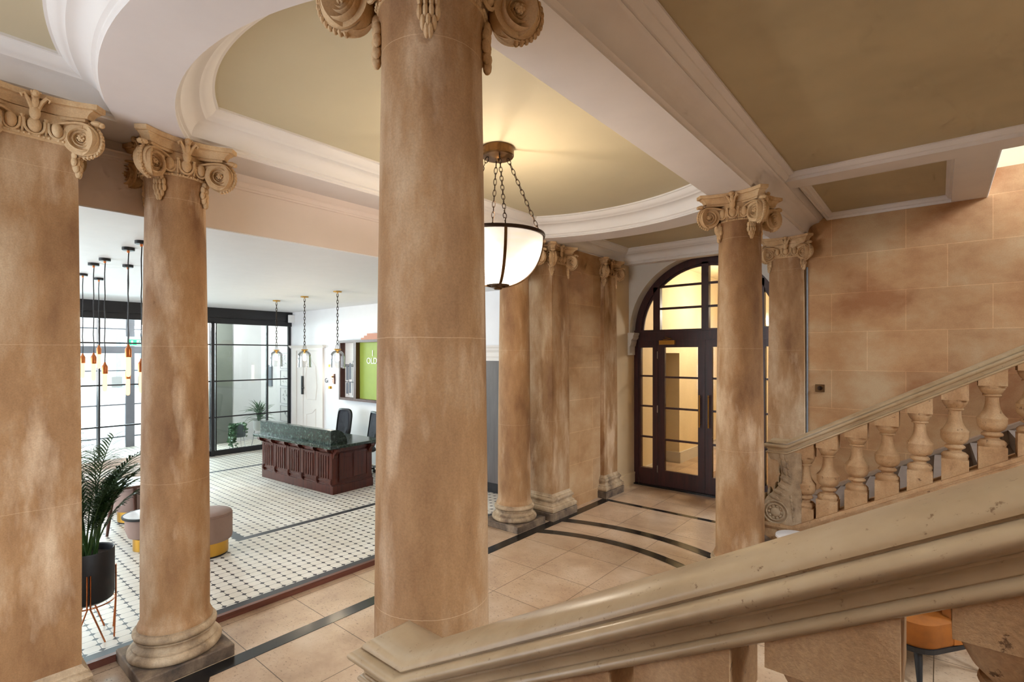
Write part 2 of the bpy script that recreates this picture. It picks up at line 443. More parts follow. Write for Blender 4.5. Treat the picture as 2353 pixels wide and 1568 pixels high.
c = t.ramp(ve, [(.35, (1.0,.84,.64,1)), (.6, (1.0,.90,.76,1))])
t.l(c, t.b.inputs['Emission Color']); t.l(glow, t.b.inputs['Emission Strength']); M['alabaster'] = t.mat
M['alabaster_baffle'] = plain('alabaster_inner_baffle', srgb(225,212,190), .5)  # dull inner shell, added to keep the bowl's glow off the ceiling
# brick of the house across the street
t = NT('street_brick'); q = t.pos(); s = t.n('ShaderNodeSeparateXYZ'); t.l(q, s.inputs[0])
cb = t.n('ShaderNodeCombineXYZ'); t.l(s.outputs[1], cb.inputs[0]); t.l(s.outputs[2], cb.inputs[1])
br = t.n('ShaderNodeTexBrick'); br.inputs['Scale'].default_value = 1; br.inputs['Brick Width'].default_value = .5; br.inputs['Row Height'].default_value = .16
br.inputs['Mortar Size'].default_value = .012
br.inputs['Color1'].default_value = srgb(232,214,206); br.inputs['Color2'].default_value = srgb(222,200,192); br.inputs['Mortar'].default_value = srgb(238,232,228)
t.l(cb.outputs[0], br.inputs['Vector']); t.base(br.outputs['Color']); t.set(Roughness=.85); M['brick'] = t.mat

# ------------------------------------------------------------------ setting: floors
ZS, ZC = 3.70, 3.93           # soffit and ceiling heights
XL0, XL1, XR0, XR1 = -4.44, -4.06, -1.67, -1.287
CX, CY, RI, RO = -2.865, 3.25, 2.29, 2.64
m = MB(); m.box(-4.56, 5, -1.4, 8.12, -.15, 0); struct('floor', m, M['travertine'])
m = MB(); m.box(-15.2, -4.575, -3, 5.95, -.15, .05); struct('floor', m, M['tiles'])
m = MB(); m.box(-4.575, -4.535, -3, 5.6, -.1, .052); struct('trim_1', m, M['nosing'])
# black marble inlays: the straight strips along the columns and across the ends, and two curved ones at each end
m = MB(); m.box(-3.95, -3.822, -.5, 6.92, -.05, .0025); m.box(-3.822, -1.9, 6.835, 6.92, -.05, .0025); m.box(-1.9, -1.78, -.5, 6.92, -.05, .0025)
struct('trim_2', m, M['black_marble'])
def arcstrip(r0, r1, sgn, k):
    m = MB(); n = 40; secs = []
    h0 = math.asin(.975/r0); h1 = math.asin(.975/r1)
    for i in range(n+1):
        s = -1+2*i/n
        a0, a1 = h0*s, h1*s
        secs.append([(-2.85+r0*math.sin(a0), 3.2+sgn*r0*math.cos(a0), z) for z in (.0024,)]+[(-2.85+r1*math.sin(a1), 3.2+sgn*r1*math.cos(a1), .0024)])
    m.loft(secs); struct('trim_%d' % k, m, M['black_marble'])
arcstrip(2.085, 2.215, 1, 3); arcstrip(2.58, 2.72, 1, 4); arcstrip(2.085, 2.215, -1, 5); arcstrip(2.58, 2.72, -1, 6)

# ------------------------------------------------------------------ ceilings of the hall
def arc(r, x0, x1, sgn, n=40, cy=CY):
    out = []
    for i in range(n+1):
        a0 = math.asin((x0-CX)/r); a1 = math.asin((x1-CX)/r); a = a0+(a1-a0)*i/n
        out.append((CX+r*math.sin(a), cy+sgn*r*math.cos(a)))
    return out
m = MB()
m.quad((XL0,-1.4,ZS),(XL1,-1.4,ZS),(XL1,7.9,ZS),(XL0,7.9,ZS)); m.quad((XR0,-1.4,ZS),(XR1,-1.4,ZS),(XR1,7.9,ZS),(XR0,7.9,ZS))
m.quad((XL1,7.75,ZS),(XR0,7.75,ZS),(XR0,7.9,ZS),(XL1,7.9,ZS)); m.quad((XL1,-1.4,ZS),(XR0,-1.4,ZS),(XR0,-1.25,ZS),(XL1,-1.25,ZS))
for sg in (1, -1):
    n = 48; a = []; b = []
    for i in range(n+1):
        x = XL1+(XR0-XL1)*i/n
        a.append((x, CY+sg*math.sqrt(RI*RI-(x-CX)**2), ZS)); b.append((x, CY+sg*math.sqrt(RO*RO-(x-CX)**2), ZS))
    m.loft([a, b])
struct('ceiling', m, M['soffit'])
m = MB(); m.box(XL0, XR1, -1.4, 8.1, ZC, ZC+.06); struct('ceiling', m, M['khaki'])
def cove(z0=ZS, dz=.23, dx=.21):
    pr = [(0,0),(0,.05),(.05,.09),(.05,.15),(.13,.19)]
    pr += [(.55-.42*math.cos(t*PI/16), .19+.45*math.sin(t*PI/16)) for t in range(1, 9)]
    pr += [(.60,.648),(.64,.69),(.69,.712)] + [(.69+.24*i/5, .72+.2*(1-math.cos(i/5*PI/2))) for i in range(1, 6)] + [(1.0,.93),(1.0,1.0)]
    return [(x*dx, z0+z*dz) for x, z in pr]
path = [(XR0, CY-math.sqrt(RI**2-(XR0-CX)**2))]
path += list(reversed(arc(RI, XL1, XR0, 1))) + arc(RI, XL1, XR0, -1)[:-1]
m = MB(); m.sweep_h(path, cove()); struct('trim_7', m, M['white'], smooth=28)
def runs(k, sgn, yend):
    m = MB(); far = list(arc(RO, XL1-.3, XR0+.3, sgn)); e = .35*sgn
    if sgn < 0: far.reverse()
    pr = [(o, z+.0006) for o, z in cove()]; pr = pr+[(-.03, ZC), (-.03, ZS+.0006), pr[0]]
    for pa in (far, [(XL1, yend+e), (XL1, yend-sgn*2.3)], [(XR0, yend-sgn*2.3), (XR0, yend+e)], [(XR0+.35, yend), (XL1-.35, yend)]):
        if sgn < 0 and pa is not far: pa = pa[::-1]
        m.sweep_h(pa, pr, closed=False)
    struct('trim_%d' % k, m, M['white'], smooth=28)
runs(8, 1, 7.75); runs(9, -1, -1.25)
# beam over the right-hand columns: its moulded side towards the stairs
pr = [(0,0),(0,.06),(.04,.09),(.10,.12)] + [(.56-.46*math.cos(t*PI/16), .12+.48*math.sin(t*PI/16)) for t in range(1, 9)]
pr += [(.60,.62),(.64,.65),(.62,.69),(.68,.70),(.74,.77),(.82,.84),(.83,.88),(.87,.89),(1.0,.93),(1.0,1.0)]
m = MB(); m.sweep_h([(XR1, 7.3), (XR1, -.8)], [(x*.235, ZS+z*.23) for x, z in pr], closed=False); struct('trim_10', m, M['soffit'], smooth=25)
# bulkhead between hall and lounge
m = MB(); m.box(-4.62, XL0, -3, 6.0, 3.215, 4.1); m.sweep_h([(XL0, 6.0), (XL0, -3)], [(0,3.565),(.012,3.57),(.012,3.585),(.02,3.59),(.02,3.62),(.03,3.63),(0,3.64)], closed=False)
struct('wall_bulkhead', m, M['bulk'])
# slab over everything, open over the two flights
m = MB(); m.box(-4.7, 2.6, .81, 5.69, 4.06, 4.2); m.box(-4.7, .38, 5.69, 8.3, 4.06, 4.2); m.box(-4.7, .38, -1.6, .81, 4.06, 4.2); struct('ceiling', m, M['grey'])
# stair hall ceiling, cross beams, panels
m = MB(); m.box(-1.29, 2.6, 1.11, 5.39, ZC, ZC+.06); m.box(-1.29, .2, 5.6, 7.3, ZC, ZC+.06); m.box(-1.29, .2, -.8, .9, ZC, ZC+.06)
struct('ceiling', m, M['brownceil'])
ZX = 3.856
mou = [(0,ZX-.001),(.014,ZX-.001),(.016,ZX+.028),(.034,ZX+.032),(.05,ZX+.05),(.055,ZX+.062),(.064,ZX+.066),(.064,ZC)]
m = MB(); m.box(-1.2, 2.6, 5.45, 5.69, ZX, 4.08); m.box(.115, .38, 5.69, 7.3, ZX, 4.08); m.sweep_h([(2.6, 5.45), (-1.2, 5.45)], [(o, z) for o, z in mou], closed=False)
m.sweep_h([(-1.06, 7.3), (-1.06, 5.69), (.115, 5.69), (.115, 7.3)], mou, closed=True); struct('trim_11', m, M['soffit'], smooth=25)
m = MB(); m.box(-1.2, 2.6, .81, 1.05, ZX, 4.08); m.box(.115, .38, -.8, .81, ZX, 4.08); m.sweep_h([(-1.2, 1.05), (2.6, 1.05)], mou, closed=False)
m.sweep_h([(-1.06, .81), (-1.06, -.8), (.115, -.8), (.115, .81)], mou, closed=True); struct('trim_12', m, M['soffit'], smooth=25)
m = MB(); m.tube([(.382, 5.69, ZX+.004), (.382, 7.3, ZX+.004)], .009, 8); struct('trim_13', m, M['white'])

# ------------------------------------------------------------------ walls
m = MB(); m.box(-1.29, 5.2, 7.3, 7.5, 0, 4.145); struct('wall_far', m, M['stonewall'])
m = MB(); m.box(-1.29, 5.2, 7.33, 7.5, 4.145, 7.2); struct('wall_upper_far', m, M['khaki'])
m = MB(); m.box(-1.29, 5.2, -1.0, -.8, 0, 4.145); struct('wall_near', m, M['stonewall'])
m = MB(); m.box(-1.29, 5.2, -1.0, -.83, 4.145, 7.2); struct('wall_upper_near', m, M['grey'])
m = MB(); m.box(-4.4, -4.04, 5.95, 8.1, 0, 3.72); struct('wall_vestibule', m, M['stonewall_y'])
m = MB(); m.box(-4.045, -4.03, 7.42, 8.1, .0, 3.70); struct('wall_jamb', m, M['jamb'])
m = MB(); m.box(-4.4, -4.04, -1.4, .3, 0, 3.72); struct('wall_near_vestibule', m, M['stonewall_y'])
m = MB(); m.box(-1.62, -1.29, 7.3, 8.1, 0, 3.72); struct('wall_vestibule_right', m, M['stonewall_y'])
m = MB(); m.box(-1.62, -1.29, -1.4, -.8, 0, 3.72); struct('wall_near_right', m, M['stonewall_y'])
# baseboard beside the arched door
m = MB(); m.box(-4.03, -4.005, 7.44, 8.08, 0, .2); m.box(-4.03, -4.0, 7.44, 8.08, .17, .19); struct('baseboard_left', m, M['jamb'])
# end wall of the stairwell with its tall landing windows, roof
m = MB()
WN = ((-.65, 1.55), (5.0, 7.1))
m.box(5.0, 5.2, -1, 7.5, 0, 4.8); m.box(5.0, 5.2, -1, 7.5, 7.0, 7.2)
m.box(5.0, 5.2, -1, -.65, 4.8, 7.0); m.box(5.0, 5.2, 1.55, 5.0, 4.8, 7.0); m.box(5.0, 5.2, 7.1, 7.5, 4.8, 7.0)
struct('wall_landing', m, M['grey'])
for k, (a, b) in enumerate(WN):
    r = sroot('window_%d' % (k+3)); f = MB()
    for y in (a, (a*2+b)/3, (a+2*b)/3, b-.06): f.box(5.06, 5.12, y, y+.06, 4.8, 7.0)
    for z in (4.8, 5.5, 6.2, 6.94): f.box(5.06, 5.12, a, b, z, z+.06)
    build('window_frame', f, M['white'], r)
m = MB(); m.box(-4.7, 5.2, -1.6, 8.3, 7.2, 7.3); struct('ceiling', m, M['lwhite'])
m = MB(); m.box(-1.5, -1.3, -1.0, 7.5, 4.2, 7.2); struct('wall_upper_left', m, M['grey'])

# spandrel wall with the arched opening
DX, ZA, RA = -2.83, 2.57, 1.185
m = MB(); xs = [DX-RA*math.cos(PI*i/64) for i in range(65)]
arcp = [(DX-RA*math.cos(PI*i/64), ZA+RA*math.sin(PI*i/64)) for i in range(65)]
for y in (7.9, 8.16):
    m.loft([[(x, y, min(z, 3.755)) for x, z in arcp], [(x, y, 3.96) for x, z in arcp]])
    m.quad((-4.05, y, ZA), (DX-RA, y, ZA), (DX-RA, y, 3.96), (-4.05, y, 3.96)); m.quad((DX+RA, y, ZA), (-1.6, y, ZA), (-1.6, y, 3.96), (DX+RA, y, 3.96))
m.loft([[(x, 7.9, z) for x, z in arcp], [(x, 8.16, z) for x, z in arcp]])
struct('wall_arch', m, M['grey'], smooth=30)
# the near end of the hall repeats the arch, glazed as a window to the street
m = MB()
for y in (-1.4, -1.6):
    m.loft([[(x, y, min(z, 3.755)) for x, z in arcp], [(x, y, 4.1) for x, z in arcp]])
    m.quad((-4.4, y, 0), (DX-RA, y, 0), (DX-RA, y, 4.1), (-4.4, y, 4.1)); m.quad((DX+RA, y, 0), (-1.1, y, 0), (-1.1, y, 4.1), (DX+RA, y, 4.1))
m.loft([[(x, -1.4, z) for x, z in arcp], [(x, -1.6, z) for x, z in arcp]]); m.box(DX-RA, DX+RA, -1.6, -1.4, 0, .3)
struct('wall_near_end', m, M['grey'], smooth=30)
r = sroot('window_5'); f = MB()
for x in (DX-1.18, DX-.42, DX+.38, DX+1.14): f.box(x, x+.05, -1.53, -1.47, .3, 2.6 if abs(x-DX) > 1 else 3.6)
for z in (.3, 1.0, 1.75, 2.5, 3.1): f.box(DX-1.1, DX+1.1, -1.53, -1.47, z, z+.05)
build('window_frame', f, M['mahogany'], r)

# imposts at the springing
m = MB()
for x0, sx in ((-4.05, 1), (-1.6, -1)):
    prof = [(0,2.2),(.055,2.2),(.055,2.34),(.07,2.36),(.085,2.42),(.085,2.45),(.12,2.49),(.12,2.52),(.135,2.55),(.135,2.575),(0,2.575)]
    m.prism(prof, (sx,0,0), (0,0,1), (x0, 7.86, 0), (0, .2, 0))
struct('trim_14', m, M['grey'])

# arched double door
door = sroot('door_1'); YD = 8.1
f = MB(); T = .09
ri = 1.07
ring = [(DX-1.19*math.cos(PI*i/64), ZA+1.19*math.sin(PI*i/64)) for i in range(65)]; ringi = [(DX-ri*math.cos(PI*i/64), ZA+ri*math.sin(PI*i/64)) for i in range(65)]
for a, b in ((ring, ringi),):
    f.loft([[(x, YD, z) for x, z in a], [(x, YD, z) for x, z in b], [(x, YD+T, z) for x, z in b], [(x, YD+T, z) for x, z in a], [(x, YD, z) for x, z in a]])
    b2 = [(DX-(ri+.03)*math.cos(PI*i/64), ZA+(ri+.03)*math.sin(PI*i/64)) for i in range(65)]
    b3 = [(DX-(ri-.03)*math.cos(PI*i/64), ZA+(ri-.03)*math.sin(PI*i/64)) for i in range(65)]
    f.loft([[(x, YD+.03, z) for x, z in b2], [(x, YD+.03, z) for x, z in b3], [(x, YD+.06, z) for x, z in b3]])
mir = lambda x: 2*(-2.823)-x
def bx2(x0, x1, z0, z1, y0=YD, y1=YD+T):
    f.box(x0, x1, y0, y1, z0, z1); f.box(mir(x1), mir(x0), y0, y1, z0, z1)
bx2(-4.06, -3.96, 0, ZA+.02); bx2(-3.96, -3.915, .1, 2.45, YD+.02)
f.box(-4.06, mir(-4.06), YD-.015, YD+T, 2.44, 2.621); f.box(-4.06, mir(-4.06), YD-.03, YD, 2.59, 2.615)
bx2(-3.694, -3.603, 0, 2.46); bx2(-3.683, -3.564, 2.6, ZA+.76)
f.box(-2.879, -2.766, YD, YD+T, 2.6, ZA+1.1)
for z in (2.97, 3.335): bx2(-3.57, -2.87, z-.018, z+.018, YD+.02, YD+.06)
bx2(-3.93, -3.69, 0, .29); bx2(-3.93, -3.69, 2.326, 2.46)
for z in (1.845, 1.335, .815): bx2(-3.93, -3.69, z-.015, z+.015, YD+.02, YD+.06)
build('door_frame', f, M['mahogany'], door, smooth=30)
g = MB()
top = [(x, z) for x, z in [(DX-1.09*math.cos(PI*i/64), ZA+1.09*math.sin(PI*i/64)) for i in range(65)]]
g.prism([(DX-1.09, 2.6)]+top+[(DX+1.09, 2.6)], (1,0,0), (0,0,1), (0, YD+.04, 0), (0, .006, 0))
build('pane', g, M['wired'], door)
for s in (0, 1):
    g = MB(); x0, x1 = (-3.93, -3.69) if not s else (mir(-3.69), mir(-3.93))
    g.box(x0, x1, YD+.04, YD+.046, .28, 2.34); build('pane', g, M['wired'], door)
for s in (0, 1):
    xx = (lambda a, b: (a, b)) if not s else (lambda a, b: (mir(b), mir(a)))
    lf = MB()
    def lb(a, b, z0, z1, y0=YD+.005, y1=YD+.06):
        p = xx(a, b); lf.box(p[0], p[1], y0, y1, z0, z1)
    lb(-3.6, -3.485, .025, 2.446); lb(-2.934, -2.826, .025, 2.446); lb(-3.49, -2.93, 2.326, 2.446); lb(-3.49, -2.93, .025, .284)
    for z in (1.833, 1.321, .796): lb(-3.49, -2.93, z-.016, z+.016, YD+.015, YD+.05)
    leaf = build('door_leaf', lf, M['mahogany'], door)
    g = MB(); p = xx(-3.49, -2.93); g.box(p[0], p[1], YD+.03, YD+.036, .28, 2.33); build('pane', g, M['wired'], leaf)
    h = MB(); hx = xx(-2.893, -2.893)[0]
    h.tube([(hx, YD-.05, 1.06), (hx, YD-.05, 1.57)], .011, 10)
    for z in (1.1, 1.53): h.tube([(hx, YD-.05, z), (hx, YD+.01, z)], .007, 8)
    build('handle', h, M['brass'], leaf)
    if not s:
        h = MB(); h.box(-3.56, -3.295, YD-.05, YD+.004, 2.372, 2.441); h.tube([(-3.5, YD-.03, 2.455), (-3.35, YD-.05, 2.465), (-3.5, YD+.0, 2.5)], .008, 6)
        build('door_closer', h, M['brass'], leaf)
        h = MB()
        for z in (2.2, 1.3, .3): h.box(-3.612, -3.594, YD-.012, YD+.006, z-.06, z+.06)
        build('hinge', h, M['chrome'], leaf)
m = MB(); m.box(-4.05, -1.6, 8.03, 8.3, -.02, .022); struct('trim_15', m, M['black_marble'])

# corridor behind the arched door
m = MB(); m.box(-6.2, .2, 8.12, 13.4, -.15, 0); struct('floor', m, M['travertine'])
m = MB(); m.box(-3.25, -1.5, 8.9, 13, .0, .008); struct('floor', m, M['mat'])
m = MB(); m.box(-4.3, -4.06, 8.16, 9.0, 0, 4.0); m.box(-6.0, -4.06, 10.17, 13.4, 0, 4.0); m.box(-6.0, -4.06, 9.0, 10.17, 2.24, 4.0)
struct('wall_corridor_left', m, M['cream'])
m = MB(); m.box(-4.06, -4.03, 10.16, 13.2, 0, .22); m.box(-6.0, -4.03, 10.14, 10.17, 0, .22); m.box(-4.06, -4.03, 8.2, 9.0, 0, .2); struct('baseboard_corridor', m, M['grey'])
m = MB(); m.box(-1.3, -1.1, 8.16, 13.4, 0, 4.0); struct('wall_corridor_right', m, M['cream'])
m = MB(); m.box(-6.2, -.9, 13.2, 13.4, 0, 4.0); m.box(-6.2, -6.0, 8.1, 13.4, 0, 4.0); struct('wall_corridor_end', m, M['cream'])
m = MB(); m.box(-6.2, -.9, 8.1, 13.4, 4.0, 4.1)
struct('ceiling', m, M['cream'])
m = MB(); m.box(-6.2, -.9, 8.16, 8.3, 3.96, 4.1); m.box(-6.2, -4.06, 8.1, 8.16, 0, 4.0); m.box(-1.6, -.9, 8.1, 8.2, 0, 4.0); struct('wall_corridor_front', m, M['cream'])
# corridor ceiling lamp
pl = thing('ceiling_lamp', 'round flush lamp on the corridor ceiling behind the arched door', 'lamp', (-2.75, 11.2, 3.6))
m = MB(); m.lathe([(.02, .02), (.16, 0), (.17, -.02), (.16, -.03)], n=24); build('base', m, M['brass'], pl)
m = MB(); m.lathe([(.15, -.03), (.14, -.07), (.08, -.11), (0, -.12)], n=24); build('lamp_shade', m, emis('corridor_lamp_glow', (1, .84, .6, 1), 8), pl, smooth=40)
point('corridor_lamp_light', (-2.75, 10.6, 3.1), 78, (1.0, .93, .82), .15)

# ------------------------------------------------------------------ lounge shell
m = MB(); m.box(-13.6, -4.441, -3, 6.1, 3.205, 3.214); struct('ceiling', m, M['lwhite'])
m = MB(); m.box(-13.6, -4.4, 5.95, 6.15, -.1, 3.3); struct('wall_lounge', m, M['lwhite'])
m = MB(); m.box(-14.7, -10.8, -3.2, -3, 0, 3.3); m.box(-6.4, -4.4, -3.2, -3, 0, 3.3); m.box(-10.8, -6.4, -3.2, -3, 0, .8); m.box(-10.8, -6.4, -3.2, -3, 3.0, 3.3); struct('wall_lounge_near', m, M['lwhite'])
m = MB(); m.box(-4.6, -4.4, -3.2, -1.4, 0, 4.1); struct('wall_lounge_return', m, M['lwhite'])
r = sroot('window_6'); f = MB()  # window added out of view to let more daylight into the lounge
for k in range(5): f.box(-10.8+k*1.085, -10.74+k*1.085, -3.13, -3.07, .8, 3.0)
for z in (.8, 1.9, 2.94): f.box(-10.8, -6.4, -3.13, -3.07, z, z+.06)
build('window_frame', f, M['blackmetal'], r)
lobl = thing('ceiling_lamp', 'added round flush lamp, out of view, brightening the lobby behind the glass screen', 'lamp', (-12.8, 4.1, 3.21))  # lamp added out of view to brighten the lobby walls
m = MB(); m.lathe([(.02, 0), (.15, 0), (.16, -.02), (.15, -.03)], n=24); build('base', m, M['chrome'], lobl)
m = MB(); m.lathe([(.14, -.03), (.13, -.06), (.07, -.09), (0, -.1)], n=24); build('lamp_shade', m, emis('lobby_fill_glow', (1, .98, .95, 1), 8), lobl, smooth=40)
point('lobby_fill_light', (-12.7, 4.1, 2.9), 75, (1.0, .98, .95), .12)
m = MB(); m.box(-14.7, -13.4, 5.25, 6.1, -.1, 3.3); struct('wall_lobby', m, M['lwhite'])
m = MB(); m.box(-14.7, -13.38, 4.75, 5.25, -.1, 3.3); struct('wall_lobby_panel', m, M['greypanel'])
m = MB(); m.box(-14.7, -13.4, -3, 4.75, 3.1, 3.3); struct('ceiling', m, M['lwhite'])
# glazed black screen between lounge and lobby
win = sroot('window_1'); XW = -11.85
f = MB()
f.box(XW-.06, XW+.10, -3, 5.97, 3.0, 3.21); f.box(XW-.03, XW+.06, -3, 5.95, 2.875, 3.0)
f.box(XW-.03, XW+.03, -3, 5.95, .05, .16)
for y, w2 in ((2.335, .014), (4.235, .035), (4.31, .012), (5.395, .018), (5.915, .03), (.6, .02), (-1.2, .03)): f.box(XW-.025, XW+.025, y-w2, y+w2, .05, 2.9)
f.box(XW-.03, XW+.06, 4.2, 4.27, .05, 2.9)
for z in (2.425, 1.64, .869): f.box(XW-.02, XW+.02, -3, 5.95, z-.013, z+.013)
build('window_frame', f, M['blackmetal'], win)
g = MB(); g.box(XW-.004, XW+.004, -3, 5.95, .1, 2.95); build('pane', g, M['glass'], win)
# outer glazing on the street
win = sroot('window_2'); XO = -14.6
f = MB()
for y, w2 in ((3.45, .085), (2.85, .02), (1.2, .085), (-.9, .085), (4.72, .03)): f.box(XO-.04, XO+.04, y-w2, y+w2, .0, 3.1)
f.box(XO-.05, XO+.05, -3, 4.75, 2.24, 2.40); f.box(XO-.03, XO+.03, -3, 4.75, 2.79, 2.82); f.box(XO-.05, XO+.05, -3, 4.75, 3.04, 3.12)
for z in (1.84, 1.05, .3): f.box(XO-.02, XO+.02, -3, 4.75, z-.014, z+.014)
build('window_frame', f, plain('grey_metal_frame', srgb(112,112,122), .5), win)
g = MB(); g.box(XO-.004, XO+.004, -3, 4.75, .0, 3.05); build('pane', g, M['glass'], win)
# street, brick house across, planting
m = MB(); m.box(-30, -14.6, -14, 16, -.3, -.1); struct('ground', m, M['street'])
hs = thing('brick_house', 'pale brick house across the street seen through the lobby glazing', 'building', (-21, 2, -.1))
m = MB(); m.box(-.3, 0, -9, 11, 0, 8); build('wall', m, M['brick'], hs)
for y in (.2, 2.6, 5.0):
    f = MB(); f.box(0, .05, y, y+1.3, 1.2, 3.0); wf = build('window', f, plain('pale_blue_frame', srgb(176,196,206), .6), hs)
    g = MB(); g.box(.04, .06, y+.1, y+.6, 1.3, 2.9); g.box(.04, .06, y+.7, y+1.2, 1.3, 2.9); build('pane', g, plain('pale_pane', srgb(206,220,228), .2), wf)
# brown reception-side door in the far corner, seen beside the column
m = MB(); m.box(-5.62, -5.06, 5.93, 5.955, .2, 2.11); d2 = struct('door_2', m, M['darkpanel'])
m = MB(); m.box(-5.7, -5.0, 5.925, 5.955, .05, .2); struct('baseboard_lounge', m, M['blackmetal'])
m = MB(); m.prism([(0,2.11),(.02,2.11),(.02,2.16),(.03,2.18),(.03,2.24),(.05,2.28),(.05,2.3),(.07,2.33),(.07,2.35),(0,2.35)], (0,-1,0), (0,0,1), (-5.8, 5.95, 0), (.9, 0, 0)); struct('trim_16', m, M['white'])
# white panelled door with its case beside the screen
d3 = sroot('door_3')
f = MB(); f.box(-11.72, -11.5, 5.91, 5.95, .05, 2.3); f.box(-10.5, -10.34, 5.91, 5.95, .05, 2.3)
f.box(-11.72, -10.34, 5.91, 5.95, 2.3, 2.36); f.prism([(0,2.36),(.05,2.36),(.07,2.39),(.09,2.42),(0,2.42)], (0,-1,0), (0,0,1), (-11.78, 5.95, 0), (1.5, 0, 0)); build('door_frame', f, M['white'], d3)
f = MB(); f.box(-11.495, -10.505, 5.925, 5.95, .05, 2.295)
f.box(-11.22, -11.2, 5.915, 5.924, .05, 2.29)
def mold(pts): f.tube(pts, .012, 6, closed=True)
mold([(-11.05, 5.925, 1.2), (-10.65, 5.925, 1.2), (-10.6, 5.925, 1.5), (-10.65, 5.925, 1.95), (-10.85, 5.925, 2.1), (-11.05, 5.925, 1.95), (-11.1, 5.925, 1.5)])
mold([(-11.05, 5.925, .3), (-10.65, 5.925, .3), (-10.65, 5.925, 1.0), (-10.8, 5.925, .9), (-11.05, 5.925, .85)])
lf = build('door_leaf', f, M['white'], d3)
h = MB(); h.box(-11.24, -11.18, 5.89, 5.92, 1.3, 1.72); h.tube([(-11.2, 5.88, 1.45), (-11.08, 5.87, 1.45)], .012, 8); build('handle', h, M['blackplastic'], lf)
# ------------------------------------------------------------------ columns, pilasters
ex, ey, ez = Vector((1,0,0)), Vector((0,1,0)), Vector((0,0,1))
def abacus_ring(a, b, mid, z, n=6):
    out = []
    for k in range(4):
        R = Matrix.Rotation(k*PI/2, 3, 'Z')
        for i in range(n+1):
            t = -1+2*i/n
            x = mid+(a-mid)*abs(t)**2.2
            out.append(tuple(R @ Vector((x, b*t, z))))
    return out
def capital_mesh(square):
    m = MB()
    secs = []
    for d, z in ((.062,3.598),(.062,3.614),(.05,3.616),(.05,3.624),(.046,3.636),(.036,3.65),(.022,3.659),(.022,3.667),(.004,3.668),(0,3.672),(0,3.698)):
        secs.append(abacus_ring(.315-d, .262-d*.7, .232-d, z))
    m.loft(secs, closed=True, cap=True)
    # core block, echinus with eggs, bead ring
    if square:
        for h, z0, z1 in ((.192,3.47,3.61),(.206,3.44,3.452),(.212,3.452,3.466),(.2,3.466,3.48)): m.box(-h,h,-h,h,z0,z1)
    else:
        m.lathe([(.186,3.44),(.200,3.445),(.203,3.452),(.2,3.46),(.192,3.465),(.212,3.49),(.218,3.52),(.20,3.56),(.19,3.61)], n=40)
    for k in range(4):
        R = Matrix.Rotation(k*PI/2, 3, 'Z')
        for ty, s in ((-.098,.85),(0,1),(.098,.85)):
            rad = .205 if not square else .2
            c = Vector((rad+(.004 if ty == 0 else -.012 if not square else .002), ty, 3.518))
            m.ball(R @ c, .026, .033*s, .045, 12, 8, M=R)
            # shell round each egg
            pts = [R @ (c+Vector((.006, .044*s*math.cos(a), .052*math.sin(a)))) for a in [PI+i*PI/8 for i in range(9)]]
            m.tube([R @ (c+Vector((.0,.044*s*-1,.03)))]+pts+[R @ (c+Vector((.0,.044*s,.03)))], .0075, 6)
        for ty in (-.05, .05):
            m.lathe([(.004,-.05),(.011,-.01),(.007,.03),(.012,.05)], R @ Vector((rad+.002, ty, 3.515)), 6)
        # drilled bead band
        for i in range(-9, 10):
            if square: p = Vector((.21, i*.021, 3.459))
            else:
                a = i*PI/2/19; p = Vector((.203*math.cos(a), .203*math.sin(a), 3.454))
            if i % 4: m.ball(R @ p, .0085, n=6, m=4)
        # flower standing on the middle of the abacus
        m.ball(R @ Vector((.222, 0, 3.585)), .022, .026, .045, 10, 8, M=R)
        m.ball(R @ Vector((.236, 0, 3.64)), .016, .02, .034, 8, 6, M=R)
        for s in (-1, 1):
            m.tube([R @ Vector((.225, s*.01, 3.60)), R @ Vector((.236, s*.028, 3.645)), R @ Vector((.25, s*.05, 3.672)), R @ Vector((.255, s*.062, 3.66)), R @ Vector((.25, s*.056, 3.648))], [.012,.011,.010,.008,.004], 6)
            m.tube([R @ Vector((.23, s*.004, 3.65)), R @ Vector((.245, s*.012, 3.685)), R @ Vector((.262, s*.02, 3.69))], [.011,.010,.005], 6)
        m.ball(R @ Vector((.25, 0, 3.685)), .02, n=8, m=6)
    return m
